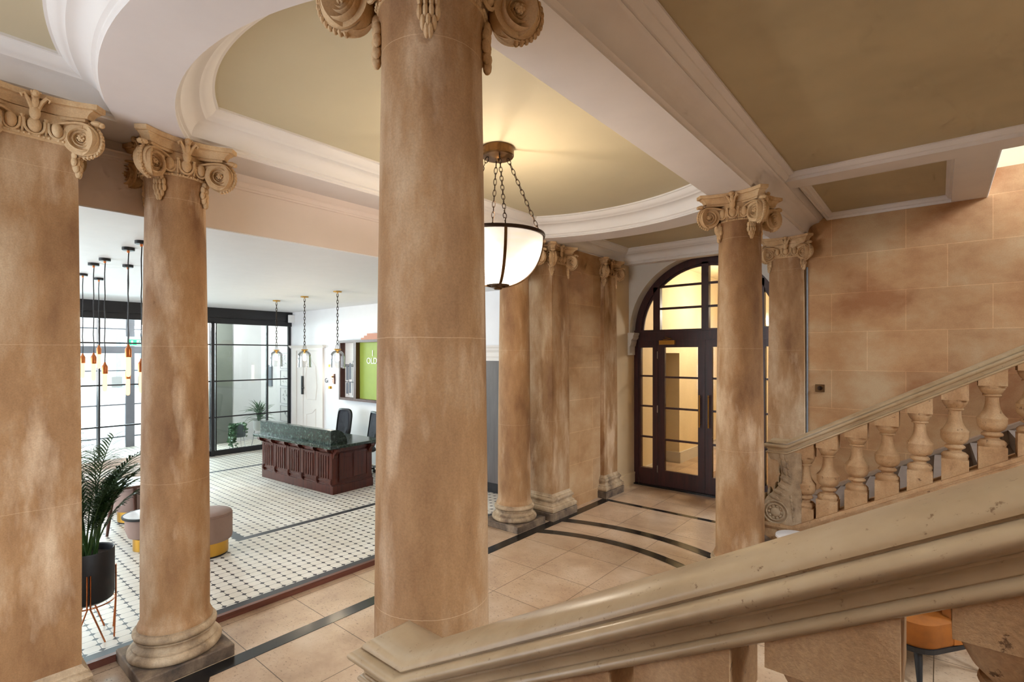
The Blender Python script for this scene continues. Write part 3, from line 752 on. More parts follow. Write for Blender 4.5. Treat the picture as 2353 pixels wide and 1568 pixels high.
def volute_mesh():
    """the corner pair in the +x+y direction"""
    m = MB(); Rv = .1; th = math.radians(26); zc = 3.49
    rims = []
    for N, T in ((ex, ey), (ey, ex)):
        c = N*.247+T*.205+ez*zc
        nn = (N*math.cos(th)-T*math.sin(th)); e1 = (T*math.cos(th)+N*math.sin(th))
        P = lambda u, v, d=0: c+e1*u+ez*v+nn*d
        # disc body
        n = 36
        ringf = [P(Rv*.97*math.cos(2*PI*i/n), Rv*.97*math.sin(2*PI*i/n), 0) for i in range(n)]
        ringb = [P(Rv*.97*math.cos(2*PI*i/n), Rv*.97*math.sin(2*PI*i/n), -.055) for i in range(n)]
        m.loft([ringb, ringf], closed=True, cap=True)
        # raised spiral fillet
        secs = []; K = 110; turns = 2.85
        for i in range(K+1):
            f = i/K; a = PI/2-0-2*PI*turns*f; r = Rv*.96*math.exp(-1.3*f); wd = .15*r; h = .012+.2*r
            ca, sa = math.cos(a), math.sin(a)
            secs.append([P((r-wd)*ca, (r-wd)*sa, -.003), P((r-wd*.85)*ca, (r-wd*.85)*sa, h*.8), P((r-wd*.45)*ca, (r-wd*.45)*sa, h), P(r*ca, r*sa, h*.75), P((r+.001)*ca, (r+.001)*sa, -.003)])
        # tail running towards the middle of the face, curving down
        tail = []
        for i in range(9, 0, -1):
            g = i/9; u = -.19*g; v = Rv*.96-.052*g*g; wd = .0155; h = .032
            nd = -.028*g
            tail.append([P(u, v-wd, -.02+nd), P(u, v-wd*.85, h*.8+nd), P(u, v-wd*.45, h+nd), P(u, v, h*.75+nd), P(u, v+.001, -.02+nd)])
        m.loft(tail+secs, cap=True)
        # canalis filling behind the tail
        fill = []
        for i in range(0, 10):
            g = i/9; u = -.19*g; nd = -.028*g
            fill.append([P(u, Rv*.95-.052*g*g, nd+.002), P(u, Rv*.95-.052*g*g-.036, nd+.002), P(u, Rv*.95-.052*g*g-.036, nd-.06), P(u, Rv*.95-.052*g*g, nd-.06)])
        m.loft(fill, closed=True, cap=True)
        # rosette eye
        m.ball(P(0,0,.006), .02, n=12, m=8)
        for k in range(6): m.ball(P(.014*math.cos(k*PI/3), .014*math.sin(k*PI/3), .018), .0075, n=6, m=5)
        m.ball(P(0,0,.028), .006, n=6, m=5)
        rims.append([P(Rv*math.cos(a), Rv*math.sin(a), -.012) for a in [math.radians(100-i*12) for i in range(20)]])
    # leafed band wrapping the corner between the two spirals
    A, B = rims; D = (ex+ey).normalized(); secs = []
    for i, (a, b) in enumerate(zip(A, B)):
        mid = (a+b)/2
        bl = .006+.006*math.sin(i*2.2)
        out = (D*.8+ez*(0.5 if i < 6 else -.4 if i > 12 else 0)).normalized()
        secs.append([a, a*.8+b*.2+out*.010, a*.7+b*.3, mid+out*bl, a*.3+b*.7, a*.2+b*.8+out*.010, b])
    m.loft(secs)
    for i in range(2, 17):
        mid = (A[i]+B[i])/2
        for s in (-.18, .18): m.ball(mid+(B[i]-A[i])*s+D*.004, .010, .010, .014, 6, 5)
    m.ball(D*.385+ez*3.594, .034, .034, .018, 8, 6)
    m.ball(D*.41+ez*3.588, .017, n=8, m=6)
    return m
def husk_mesh(square):
    m = MB(); D = (ex+ey).normalized(); S = D.cross(ez)
    r0 = .188 if not square else .262
    c = D*r0
    R = Matrix((D, S, ez)).transposed()
    for k, (z, w2, n) in enumerate(((3.43,.026,3),(3.395,.03,4),(3.355,.032,4),(3.318,.03,3),(3.29,.02,2))):
        for i in range(n):
            o = (i-(n-1)/2)*w2*.62
            m.ball(c+S*o+D*(.020-.3*abs(o))+ez*z, .017, .0105, .027, 8, 6, M=R)
    m.ball(c+ez*3.37-D*.004, .014, .026, .085, 8, 8, M=R)
    return m
def shaft_mesh():
    pr = [(.232,.285),(.232,.30),(.226,.312),(.216,.335)]
    for i in range(25):
        t = i/24; z = .34+t*(3.33-.34); r = .2135-.0285*max(0, (t-.12)/.88)**1.5
        pr.append((r, z))
    pr += [(.185,3.36),(.188,3.42),(.196,3.435),(.196,3.46)]
    m = MB(); m.lathe(pr, n=64); return m
def base_mesh():
    def torus(r, z0, z1, bul, n=8):
        zc = (z0+z1)/2; h = (z1-z0)/2
        return [(r+bul*math.cos(a), zc-h*math.cos(a+PI/2) if False else zc+h*math.sin(a)) for a in [-PI/2+PI*i/n for i in range(n+1)]]
    pr = [(.24,.082)]+torus(.256,.085,.155,.035)+[(.262,.157),(.262,.166),(.246,.172),(.236,.185),(.235,.2),(.24,.212),(.25,.216),(.25,.224)]+torus(.238,.226,.275,.022)+[(.234,.278),(.234,.287),(.2,.287)]
    m = MB(); m.lathe(pr, n=64); return m
def plinth_mesh(h=.29, z1=.086):
    m = MB(); m.box(-h, h, -h, h, 0, z1); return m
col = thing('stone_column', '', 'column', (-1.46, 1.28, 0), 0, None, 'thing')
build('plinth', plinth_mesh(), M['plinth'], col, bevel=.008)
build('base', base_mesh(), M['base'], col, smooth=35)
build('shaft', shaft_mesh(), M['column'], col, smooth=40)
cap = build('capital', capital_mesh(False), M['capital'], col, smooth=35)
vm = None
for k in range(4):
    v = build('volute', volute_mesh(), M['capital'], cap, smooth=40) if vm is None else vm.copy()
    if vm is None: vm = v
    else: COL.objects.link(v); v.parent = cap
    v.rotation_euler.z = k*PI/2
hm = None
for k in range(4):
    v = build('husk', husk_mesh(False), M['capital'], cap, smooth=40) if hm is None else hm.copy()
    if hm is None: hm = v
    else: COL.objects.link(v); v.parent = cap
    v.rotation_euler.z = k*PI/2
col['label'] = 'large round sandstone column in the centre, in front of the hanging bowl lamp'
dup(col, (-4.25, 1.28, 0), None, 'round sandstone column with square worn plinth by the potted palm')
dup(col, (-4.25, 5.13, 0), None, 'round sandstone column standing close to a square pier, right of the hanging bowl lamp')
dup(col, (-1.46, 5.13, 0), None, 'round sandstone column in front of the arched door, by the far stair foot')

def sq_loft(m, prof):
    m.loft([[(-h,-h,z),(h,-h,z),(h,h,z),(-h,h,z)] for h, z in prof], closed=True, cap=True)
pil = thing('stone_pilaster', '', 'pilaster', (-4.18, 5.79, 0), 0, None, 'thing')
m = MB(); sq_loft(m, [(.29,0),(.29,.1),(.285,.105)]); build('plinth', m, M['plinth'], pil, bevel=.006)
m = MB(); sq_loft(m, [(.27,.105),(.285,.115),(.288,.14),(.283,.165),(.262,.175),(.262,.19),(.243,.2),(.236,.22),(.24,.24),(.252,.246),(.256,.262),(.25,.28),(.236,.285),(.236,.3),(.222,.312),(.21,.335)]); build('base', m, M['base'], pil)
m = MB(); sq_loft(m, [(.21,.33),(.2105,1.2),(.205,2.2),(.197,3.2),(.195,3.34),(.196,3.44),(.203,3.45),(.203,3.46)]); build('shaft', m, M['column'], pil)
cap2 = build('capital', capital_mesh(True), M['capital'], pil, smooth=35)
for k in range(4):
    v = vm.copy(); COL.objects.link(v); v.parent = cap2; v.rotation_euler.z = k*PI/2
hs2 = build('husk', husk_mesh(True), M['capital'], cap2, smooth=40)
for k in range(1, 4):
    v = hs2.copy(); COL.objects.link(v); v.parent = cap2; v.rotation_euler.z = k*PI/2
pil['label'] = 'square stone pier right behind the round column, with inscribed wall beside it'
pil['label'] = 'square stone pier standing right behind the round column beside the bowl lamp'
dup(pil, (-4.18, 7.18, 0), None, 'narrow stone pilaster beside the arched mahogany door')
dup(pil, (-1.497, 7.43, 0), None, 'tan stone pilaster against the block wall behind the far stair newel')
dup(pil, (-4.18, .49, 0), None, 'broad stone pier at the left edge of the photo, in front of the potted palm')

# ------------------------------------------------------------------ stairs and balustrades
SL = .558
M['tread'] = plain('brown_grey_tread', srgb(122,106,94), .7, var=.08, scale=5)
M['skirt'] = plain('stone_skirting', srgb(158,134,112), .65, var=.05, scale=3)
def stairs(name, y0, y1):
    m = MB(); n = 15; x = -1.75; rise = .16; run = .287
    poly = [(x, 0)]
    for i in range(n):
        poly += [(x-.012, i*rise+rise-.03), (x-.012, (i+1)*rise), (x+run, (i+1)*rise)]; x += run
    poly += [(4.97, n*rise), (4.97, 0)]
    m.prism(poly, (1,0,0), (0,0,1), (0, y0, 0), (0, y1-y0, 0)); return m
st = build('stone_staircase', stairs('', 5.66, 7.21), M['tread']); tag(st, 'far flight of stone steps rising beside the block wall', 'staircase', kind='thing')
st = build('stone_staircase', stairs('', -.79, .84), M['tread']); tag(st, 'near flight of stone steps under the camera, mostly out of view', 'staircase', kind='thing')
st['label'] = 'near flight of stone steps behind the close handrail'
m = MB(); m.prism([(-1.2,.10),(2.5,.10+3.7*SL),(2.5,.34+3.7*SL),(-1.2,.34)], (1,0,0), (0,0,1), (0, 7.2, .16), (0, .1, 0)); m.prism([(-1.2,.31),(2.5,.31+3.7*SL),(2.5,.35+3.7*SL),(-1.2,.35)], (1,0,0), (0,0,1), (0, 7.185, .16), (0, .115, 0))
struct('baseboard_stair', m, M['skirt'])

zl = lambda x: .572+.556*(x+1.074)
zr = lambda x: 1.35+SL*(x+1.12)
X1 = 2.5
def rail_mesh():
    prof = [(0,.026),(.02,.0255),(.04,.0235),(.055,.020),(.067,.0155),(.077,.0095),(.084,.003),(.087,-.003),(.0875,-.0095),(.079,-.011),(.079,-.0165),(.094,-.0165),(.101,-.0168),(.108,-.0185),(.1135,-.0215),(.1175,-.0265),(.119,-.0315),(.1175,-.037),(.114,-.0425),(.109,-.0475),(.102,-.051),(.095,-.0525),(.092,-.0535),(.092,-.059),(.0885,-.063),(.0855,-.069),(.084,-.076),(.0835,-.0835),(.080,-.0845),(.080,-.0865),(.092,-.0875),(.0965,-.0915),(.098,-.097),(.0965,-.1025),(.092,-.1065),(.082,-.110),(0,-.110)]
    S = []
    S.append([(X1, v, zr(X1)+q) for v, q in prof]); 
    S.append([(-1.12, v, 1.35+q) for v, q in prof])
    S.append([(-1.21-v, v, 1.35+q) for v, q in prof])
    S.append([(-1.21-v, -v, 1.35+q) for v, q in prof])
    S.append([(-1.12, -v, 1.35+q) for v, q in prof])
    S.append([(X1, -v, zr(X1)+q) for v, q in prof])
    m = MB(); m.loft(S); return m
def baluster_mesh():
    m = MB(); h = .085; H = .696
    m.prism([(-h,-.556*h-.01),(h,.556*h-.01),(h,.13),(-h,.13)], (1,0,0), (0,0,1), (0,-h,0), (0,2*h,0))
    m.prism([(-h,.61),(h,.61),(h,H+SL*h+.012),(-h,H-SL*h+.012)], (1,0,0), (0,0,1), (0,-h,0), (0,2*h,0))
    L = [(0,.083),(.03,.083),(.03,.078),(.05,.079),(.07,.074),(.11,.064),(.14,.05),(.145,.056),(.16,.058),(.172,.055),(.175,.043),(.22,.041),(.3,.043),(.38,.05),(.44,.061),(.49,.076),(.52,.088),(.532,.093),(.555,.093),(.56,.0915),(.61,.0915),(.66,.088),(.71,.077),(.745,.058),(.755,.048),(.762,.05),(.78,.063),(.8,.068),(.82,.065),(.835,.053),(.85,.044),(.868,.043),(.885,.052),(.893,.07),(.9,.072),(.92,.083),(.945,.088),(.97,.086),(.985,.083),(1,.083)]
    m.lathe([(r, .61-.48*t) for t, r in reversed(L)], n=36); return m
def newel_mesh():
    m = MB()
    poly = [(-1.0,1.27),(-1.285,1.27),(-1.292,1.235),(-1.28,1.195),(-1.255,1.178),(-1.232,1.186),(-1.205,1.172),(-1.182,1.13),(-1.172,1.06),(-1.18,.98),(-1.205,.92),(-1.25,.865),(-1.3,.81),(-1.33,.75),(-1.338,.69),(-1.32,.62),(-1.28,.575),(-1.24,.558),(-1.0,.558)]
    m.prism(poly, (1,0,0), (0,0,1), (0,-.088,0), (0,.176,0))
    for s in (-1, 1):
        for r, rr, d in ((.108,.011,.09),(.078,.010,.092)):
            m.tube([(-1.225+r*math.cos(a), s*d, .672+r*math.sin(a)) for a in [2*PI*i/28 for i in range(28)]], rr, 6, closed=True)
        m.ball((-1.225, s*.085, .672), .05, .022, .05, 14, 8)
        for k in range(10): m.ball((-1.225+.058*math.cos(k*PI/5), s*.09, .672+.058*math.sin(k*PI/5)), .014, .012, .014, 6, 5)
        edge = [(-1.165,1.22),(-1.15,1.15),(-1.14,1.08),(-1.145,1.0),(-1.165,.93),(-1.2,.87),(-1.24,.82)]
        for i, (x, z) in enumerate(edge):
            a = .6-i*.25
            Rm = Matrix.Rotation(-(.35 if i < 3 else .9 if i < 5 else 1.2), 3, 'Y')
            m.ball((x, s*.086, z), .024, .014, .046, 8, 6, M=Rm); m.ball((x+.035, s*.086, z-.02), .016, .012, .034, 8, 6, M=Rm)
        for i in range(7): m.ball((-1.09+.004*i, s*.087, .84-.036*i), .013-.001*i, .009, .02, 6, 5)
    m.ball((-1.262, 0, 1.205), .034, .088, .03, 12, 8)
    for i, (x, z) in enumerate([(-1.178,1.08),(-1.185,.98),(-1.22,.9),(-1.28,.84),(-1.32,.78)]): m.ball((x-.012, 0, z), .02, .07, .05, 8, 6)
    return m
def string_mesh():
    m = MB()
    m.prism([(-1.13,0),(-1.13,.34),(-1.37,.45),(-1.37,.52),(-1.074,.53),(X1,zl(X1)-.045),(X1,0)], (1,0,0), (0,0,1), (0,-.085,0), (0,.17,0))
    for d, z0, z1 in ((.115,-.03,0),(.10,-.05,-.03)):
        m.prism([(-1.38-d*.2,.566+z0),(-1.38-d*.2,.566+z1),(-1.08,.566+z1),(X1,zl(X1)+z1),(X1,zl(X1)+z0),(-1.07,.566+z0)], (1,0,0), (0,0,1), (0,-d,0), (0,2*d,0))
    return m
bal = thing('stone_balustrade', 'near stone balustrade with polished handrail sweeping across the bottom of the photo', 'balustrade', (0, .955, 0), 0, None, 'thing')
build('handrail', rail_mesh(), M['rail'], bal, smooth=38)
build('base_rail', string_mesh(), M['baluster'], bal)
nw = build('newel', newel_mesh(), M['base'], bal, smooth=40)
b0 = None
for k in range(-1, 14):
    x = -.796+.2235*k
    if k == -1: x = -.985
    if b0 is None: b0 = o = build('baluster', baluster_mesh(), M['baluster'], bal, smooth=35)
    else: o = b0.copy(); COL.objects.link(o); o.parent = bal
    o.location = (x, 0, zl(x))
dup(bal, (0, 5.55, 0), None, 'far stone balustrade with scrolled newel climbing beside the block wall')

# things on the block wall
sw = thing('light_switch', 'antique brass switch plate on the block wall above the far handrail', 'switch', (-1.133, 7.3, 1.79))
m = MB(); m.box(-.05, .05, -.012, 0, -.046, .046); build('plate', m, M['bronze'], sw, bevel=.004)
m = MB(); m.lathe([(.028,0),(.026,.01),(0,.014)], (0,-.012,0), 16, axis=(0,-1,0)); m.obox((-.006,-.04,-.02), (.012,0,0), (0,.02,0), (0,0,.04)); build('knob', m, M['darkbronze'], sw, smooth=30)
m = MB(); m.tube([(-1.272, 7.285, .5), (-1.272, 7.285, 3.3)], .012, 8); o = build('conduit_pipe', m, M['conduit'], smooth=40); tag(o, 'thin grey pipe running up the corner beside the tan pilaster', 'pipe')

# ------------------------------------------------------------------ bowl pendant in the middle of the hall
bl = thing('bowl_pendant_lamp', 'large lit alabaster bowl lamp hanging on four chains', 'lamp', (-2.83, 3.2, 0))
m = MB(); m.lathe([(0,3.93),(.135,3.93),(.135,3.862),(.128,3.852),(.05,3.85),(.02,3.84),(.012,3.82),(0,3.815)], n=40); build('canopy', m, M['bronze'], bl, smooth=30)
RB = .378
def bowlp(t, o=0): a = t*PI/2; return ((RB+o)*math.cos(a)**.9 if t < 1 else 0, 3.185-(.41+o)*math.sin(a))
pr = [bowlp(i/16) for i in range(16)]+[(.02, 2.776)]
m = MB(); m.lathe(pr, n=56, cap=False); m.lathe([(max(.0, r-.006), z+.005) for r, z in pr], n=56, cap=False, mi=1)
build('lamp_shade', m, [M['alabaster'], M['alabaster_baffle']], bl, smooth=60)
m = MB(); m.lathe([(.37,3.178),(.392,3.178),(.396,3.19),(.394,3.205),(.37,3.207),(.365,3.19),(.37,3.178)], n=56, cap=False); build('rim', m, M['darkbronze'], bl, smooth=40)
m = MB(); m.lathe([(0,2.745),(.03,2.748),(.036,2.758),(.06,2.764),(.066,2.772),(.095,2.78),(.1,2.79),(.09,2.8),(0,2.8)], n=32); build('finial', m, M['bronze'], bl, smooth=30)
a0 = math.atan2(-3.2, 2.83)+math.radians(9)
for k in range(4):
    a = a0+k*PI/2; d = Vector((math.cos(a), math.sin(a), 0))
    s = d.cross(ez); m = MB()
    secs = []
    for i in range(17):
        r, z = bowlp(i/16*.93, .006); r2, z2 = bowlp(i/16*.93, .014); wv = .0115
        secs.append([d*r+s*wv+ez*z, d*r2+s*wv+ez*z2, d*r2-s*wv+ez*z2, d*r-s*wv+ez*z])
    m.loft(secs, closed=True, cap=True); build('strap', m, M['bronze'], bl)
    m = MB(); A = d*.085+ez*3.845; B = d*.372+ez*3.21; n = 15; dirv = (B-A).normalized()
    m.tube([A-dirv*.01+ez*.02, A], .008, 6)
    for i in range(n):
        c = A+(B-A)*((i+.5)/n); L = (B-A).length/n*.66; u = s if i % 2 else dirv.cross(s).normalized()
        m.tube([c+dirv*L*math.cos(g)+u*.0135*math.sin(g) for g in [2*PI*j/12 for j in range(12)]], .0032, 5, closed=True)
    build('chain', m, M['darkbronze'], bl, smooth=60)
m = MB(); m.ball((0,0,3.02), .05, .05, .065, 12, 8); build('light_bulb', m, M['bulb'], bl, smooth=60)
point('bowl_lamp_light', (-2.83, 3.2, 3.12), 17, WARM, .05)
# ------------------------------------------------------------------ reception desk
LF = .05
dk = thing('reception_desk', 'mahogany panelled reception desk with green marble counter', 'desk', (-7.14, 4.255, LF), math.radians(4.2))
W = 2.03; Dp = .74
m = MB(); m.box(-W, 0, 0, Dp, 0, .72); m.box(-W-.015, .015, -.015, Dp+.015, 0, .13); m.box(-W-.008, .008, -.008, Dp+.008, .13, .15)
m.box(-W-.03, .03, -.03, Dp+.03, .66, .72); build('body', m, M['desk'], dk, bevel=.004)
pw = W/5
for k in range(5):
    x0 = -W+k*pw+.055; x1 = -W+(k+1)*pw-.055; m = MB()
    m.box(x0, x1, -.012, 0, .2, .62); n = 4; g = (x1-x0-.05)/n
    m.box(x0-.012, x0, -.02, 0, .19, .63); m.box(x1, x1+.012, -.02, 0, .19, .63); m.box(x0-.012, x1+.012, -.02, 0, .61, .63); m.box(x0-.012, x1+.012, -.02, 0, .19, .205)
    for i in range(n): m.box(x0+.03+i*g, x0+.03+(i+1)*g-.022, -.024, -.01, .235, .59)
    build('panel', m, M['desk'], dk, bevel=.003)
for x0, x1 in ((0, 0),):
    m = MB(); m.box(0, .012, .1, Dp-.1, .2, .62)
    for y in (.1, .36, .62): m.box(0, .02, y, y+.03, .19, .63)
    m.box(0, .02, .1, .65, .19, .22); m.box(0, .02, .1, .65, .6, .63); build('side_panel', m, M['desk'], dk, bevel=.003)
for k in range(6):
    x = -W+k*pw; x = min(max(x, -W+.035), -.035); m = MB()
    m.box(x-.032, x+.032, -.018, 0, .13, .68); m.box(x-.026, x+.026, -.03, 0, .15, .24); m.box(x-.014, x+.014, -.034, 0, .165, .225)
    pr = [(0,.715),(-.105,.715),(-.108,.70),(-.10,.675),(-.08,.655),(-.055,.645),(-.03,.642),(-.02,.63),(0,.63)]
    m.prism(pr, (0,1,0), (0,0,1), (x-.035, 0, 0), (.07, 0, 0)); build('bracket', m, M['desk'], dk)
m = MB(); m.prism([(0,.71),(.105,.71),(.11,.69),(.10,.665),(.05,.62),(.018,.55),(0,.55)], (1,0,0), (0,0,1), (0, -.01, 0), (0, .07, 0)); m.prism([(0,.71),(.105,.71),(.11,.69),(.10,.665),(.05,.62),(.018,.55),(0,.55)], (1,0,0), (0,0,1), (0, Dp-.1, 0), (0, .07, 0)); build('bracket', m, M['desk'], dk)
m = MB(); m.box(-W-.12, .12, -.125, Dp+.12, .72, .765); build('countertop', m, M['marble'], dk, bevel=.006)
m = MB(); pr = [(-.02,.766),(-.02,.985),(.06,.985)]+[(.06+.22*math.sin(a), .766+.219*math.cos(a)) for a in [i*PI/24 for i in range(1, 13)]]
m.prism(pr, (0,1,0), (0,0,1), (-W-.06, 0, 0), (W+.03, 0, 0)); build('upstand', m, M['marble'], dk, smooth=30)

# office chairs behind the desk
def office_chair(label, loc, rz):
    c = thing('office_chair', label, 'chair', loc, rz, 'office chairs at the desk')
    m = MB(); secs = []
    def outl(s, d, bend):
        pts = []
        for i in range(32):
            a = 2*PI*i/32; ca, sa = math.cos(a), math.sin(a)
            x = .2*s*math.copysign(abs(ca)**.45, ca); z = .29*s*math.copysign(abs(sa)**.45, sa) if s == 1 else .262*math.copysign(abs(sa)**.45, sa)
            pts.append((x, d+.09*(x/.2)**2*.5+.07*(z/.29)*-1*-.6, .83+z))
        return pts
    o1, o2 = outl(1, -.02, 0), outl(.86, -.022, 0); o3, o4 = outl(.86, .02, 0), outl(1, .018, 0)
    m.loft([o1, o2, o3, o4, o1], closed=True); build('backrest', m, M['blackplastic'], c, smooth=40)
    m = MB(); a, b = outl(.87, -.004, 0), outl(.87, .004, 0); m.loft([a, b], closed=True, cap=True); build('mesh_panel', m, M['mesh'], c)
    m = MB(); sq = lambda s, z: [(.25*s*math.copysign(abs(math.cos(t))**.5, math.cos(t)), -.2+.22*s*math.copysign(abs(math.sin(t))**.5, math.sin(t)), z) for t in [2*PI*i/32 for i in range(32)]]
    m.loft([sq(.9,.42), sq(1,.44), sq(1,.47), sq(.93,.495)], closed=True, cap=True); build('seat', m, M['blackplastic'], c, smooth=50)
    m = MB(); m.tube([(0,.03,.75),(0,.06,.55),(0,0,.42),(0,-.16,.41)], .025, 8); build('back_support', m, M['blackplastic'], c, smooth=50)
    m = MB(); m.lathe([(.03,.1),(.03,.25),(.022,.26),(.022,.42)], (0,-.2,0), 16); build('gas_lift', m, M['blackmetal'], c, smooth=40)
    for s in (-1, 1):
        m = MB(); m.tube([(s*.24,-.15,.43),(s*.29,-.15,.45),(s*.29,-.16,.6)], .018, 8); m.box(s*.29-.035, s*.29+.035, -.28, -.04, .6, .625); build('armrest', m, M['blackplastic'], c)
    for k in range(5):
        a = k*2*PI/5+.3; m = MB(); m.tube([(0,-.2,.12), (.25*math.cos(a),-.2+.25*math.sin(a),.075)], [.026,.018], 8); build('leg', m, M['blackplastic'], c)
        m = MB(); m.lathe([(.0,-.02),(.03,-.02),(.03,.02),(0,.02)], (.25*math.cos(a),-.2+.25*math.sin(a),.031), 12, axis=(math.sin(a),-math.cos(a),0)); build('caster', m, M['blackplastic'], c)
    return c
oc = office_chair('black mesh office chair fully seen behind the desk', (-8.82, 5.45, LF), .12)
dup(oc, (-7.93, 5.5, LF), -.2, 'black mesh office chair half hidden by the central column')

# ------------------------------------------------------------------ pendants over the desk
def chain(m, a, b, L, r, w_):
    a, b = Vector(a), Vector(b); n = max(2, int((b-a).length/L)); d = (b-a).normalized()
    s = d.cross(Vector((.6,.8,.05))).normalized(); q = d.cross(s)
    for i in range(n):
        c = a+(b-a)*((i+.5)/n); u = s if i % 2 else q; LL = (b-a).length/n*.66
        m.tube([c+d*LL*math.cos(g)+u*w_*math.sin(g) for g in [2*PI*j/10 for j in range(10)]], r, 4, closed=True)
gp = thing('glass_bell_pendant', 'glass bell pendant lamp over the left end of the desk', 'lamp', (-9.35, 4.43, 3.21), 0, 'glass pendants over the desk')
m = MB(); m.lathe([(0,0),(.065,0),(.065,-.018),(.06,-.024),(.012,-.026),(.01,-.04),(0,-.04)], n=28); build('canopy', m, M['brass'], gp, smooth=30)
m = MB(); chain(m, (0,0,-.04), (0,0,-.83), .05, .0045, .012); build('chain', m, M['darkbronze'], gp, smooth=60)
m = MB(); m.tube([(.048*math.cos(a), 0, -.915+.085*math.sin(a)) for a in [PI*i/12 for i in range(13)]], .004, 6); m.tube([(0,0,-.82),(0,0,-.93)], .004, 6); build('hoop', m, M['darkbronze'], gp, smooth=60)
m = MB(); m.lathe([(0,-.912),(.05,-.912),(.054,-.92),(.05,-.93),(.02,-.932),(.02,-.985),(0,-.985)], n=24); build('lamp_cap', m, M['brass'], gp, smooth=30)
m = MB(); pr = [(.03,-.93)]+[(.108*math.sin(a), -1.03+.098*math.cos(a)) for a in [.35+i*(PI/2-.35)/8 for i in range(9)]]+[(.11,-1.1),(.112,-1.2),(.114,-1.22)]
m.lathe(pr+[(r-.003, z) for r, z in reversed(pr)], n=40, cap=False); build('lamp_shade', m, M['bellglass'], gp, smooth=50)
m = MB(); m.ball((0,0,-1.035), .026, .026, .042, 14, 10); build('light_bulb', m, M['bulb'], gp, smooth=60)
for (x, y), lb in zip(((-8.35,4.44),(-7.27,4.41)), ('glass bell pendant lamp over the middle of the desk', 'glass bell pendant lamp over the right end of the desk, by the wall light')):
    dup(gp, (x, y, 3.21), None, lb)
for x, y in ((-9.35,4.43),(-8.35,4.44),(-7.27,4.41)): point('bell_lamp_light', (x, y, 2.12), 7, (1,.8,.55), .03)

# bare tube bulbs on black flex
def bulb_pendant(label, x, y, drop):
    b = thing('bulb_pendant', label, 'lamp', (x, y, 3.21), 0, 'bare tube bulb pendants')
    m = MB(); m.lathe([(0,0),(.05,0),(.05,-.03),(.047,-.034),(.012,-.034),(0,-.034)], n=24); build('canopy', m, M['blackplastic'], b, smooth=30)
    m = MB(); m.lathe([(0,-.034),(.012,-.034),(.01,-.055),(0,-.056)], n=12); build('cord_grip', m, M['copper'], b, smooth=30)
    m = MB(); n = 9; L = drop; m.tube([(.003*math.sin(i*1.7), .003*math.cos(i*2.3), -.05-(L-.05)*i/n) for i in range(n)]+[(0,0,-L)], .0048, 6); build('flex', m, M['blackplastic'], b, smooth=60)
    m = MB(); m.lathe([(0,-L+.012),(.008,-L+.01),(.012,-L-.01),(.024,-L-.03),(.026,-L-.035),(.026,-L-.11),(0,-L-.11)], n=24); build('lamp_holder', m, M['copper'], b, smooth=30)
    m = MB(); m.lathe([(0,-L-.108),(.018,-L-.112),(.0195,-L-.13),(.0195,-L-.27),(.014,-L-.29),(0,-L-.296)], n=18); build('light_bulb', m, M['filament'], b, smooth=50)
    return b
for (x, y, d), lb in zip(((-5.814,1.363,.92),(-6.934,1.622,1.165),(-6.652,1.359,1.095),(-7.092,1.351,.995),(-8.392,1.652,.89),(-8.10,1.437,1.0),(-5.394,1.36,1.05)),
    ('tube bulb pendant behind the rightmost pair, its canopy largest', 'tube bulb pendant hanging lowest of the overlapping pair, in front of the door post',
     'tube bulb pendant with the lowest bulb in the lounge', 'leftmost fully seen tube bulb pendant beside the pier', 'tube bulb pendant with the highest small bulb, between two others',
     'tube bulb pendant mostly hidden by the left pier', 'tube bulb pendant mostly hidden behind the round column by the palm')):
    bulb_pendant(lb, x, y, d)
bpy.data.objects['bulb_pendant']['label'] = 'tube bulb pendant with the shorter flex of the overlapping pair, by the exit sign'

# ------------------------------------------------------------------ wall light, room number, framed panel
wl_ = thing('wall_light', 'slim glowing tube wall light with gold ends beside the framed panel', 'lamp', (-9.93, 5.95, 1.7))
m = MB(); m.box(-.02, .04, -.03, 0, -.12, .10); build('backplate', m, M['walnut'], wl_)
m = MB(); m.lathe([(.034,-.16),(.034,.24)], (-.05,-.07,0), 18); build('light_tube', m, M['tubeglow'], wl_, smooth=40)
m = MB(); m.lathe([(0,-.22),(.037,-.22),(.037,-.16),(0,-.16)], (-.05,-.07,0), 18); m.lathe([(0,.24),(.037,.24),(.037,.30),(0,.30)], (-.05,-.07,0), 18); m.box(-.06, .0, -.07, -.0, .02, .05); build('end_cap', m, M['gold'], wl_, smooth=30)
def text(name, s, loc, size, mat_, rot=(PI/2,0,0), parent=None, ext=.002):
    c = bpy.data.curves.new(name, 'FONT'); c.body = s; c.size = size; c.extrude = ext; c.materials.append(mat_)
    tmp = bpy.data.objects.new(name, c); me = bpy.data.meshes.new_from_object(tmp); bpy.data.objects.remove(tmp)
    o = bpy.data.objects.new(name, me); COL.objects.link(o); o.location = loc; o.rotation_euler = rot
    if parent: o.parent = parent
    return o
tag(text('room_number', 'Gd00', (-10.30, 5.944, 1.60), .14, M['ink']), 'small dark lettering on the white wall left of the wall light', 'sign')
fp = thing('display_case', 'wood framed wall panel with a building drawing and green sign board', 'panel', (-9.53, 5.95, 1.28))
m = MB()
for a in ((0,2.35,0,.05),(0,2.35,1.17,1.22),(0,.05,.05,1.17),(2.3,2.35,.05,1.17),(.53,.62,.05,1.17)): m.box(a[0], a[1], -.14, 0, a[2], a[3])
build('frame', m, M['walnut'], fp)
m = MB(); m.box(.05, .53, -.02, 0, .05, 1.17); bd = build('drawing_board', m, M['paper'], fp)
m = MB()
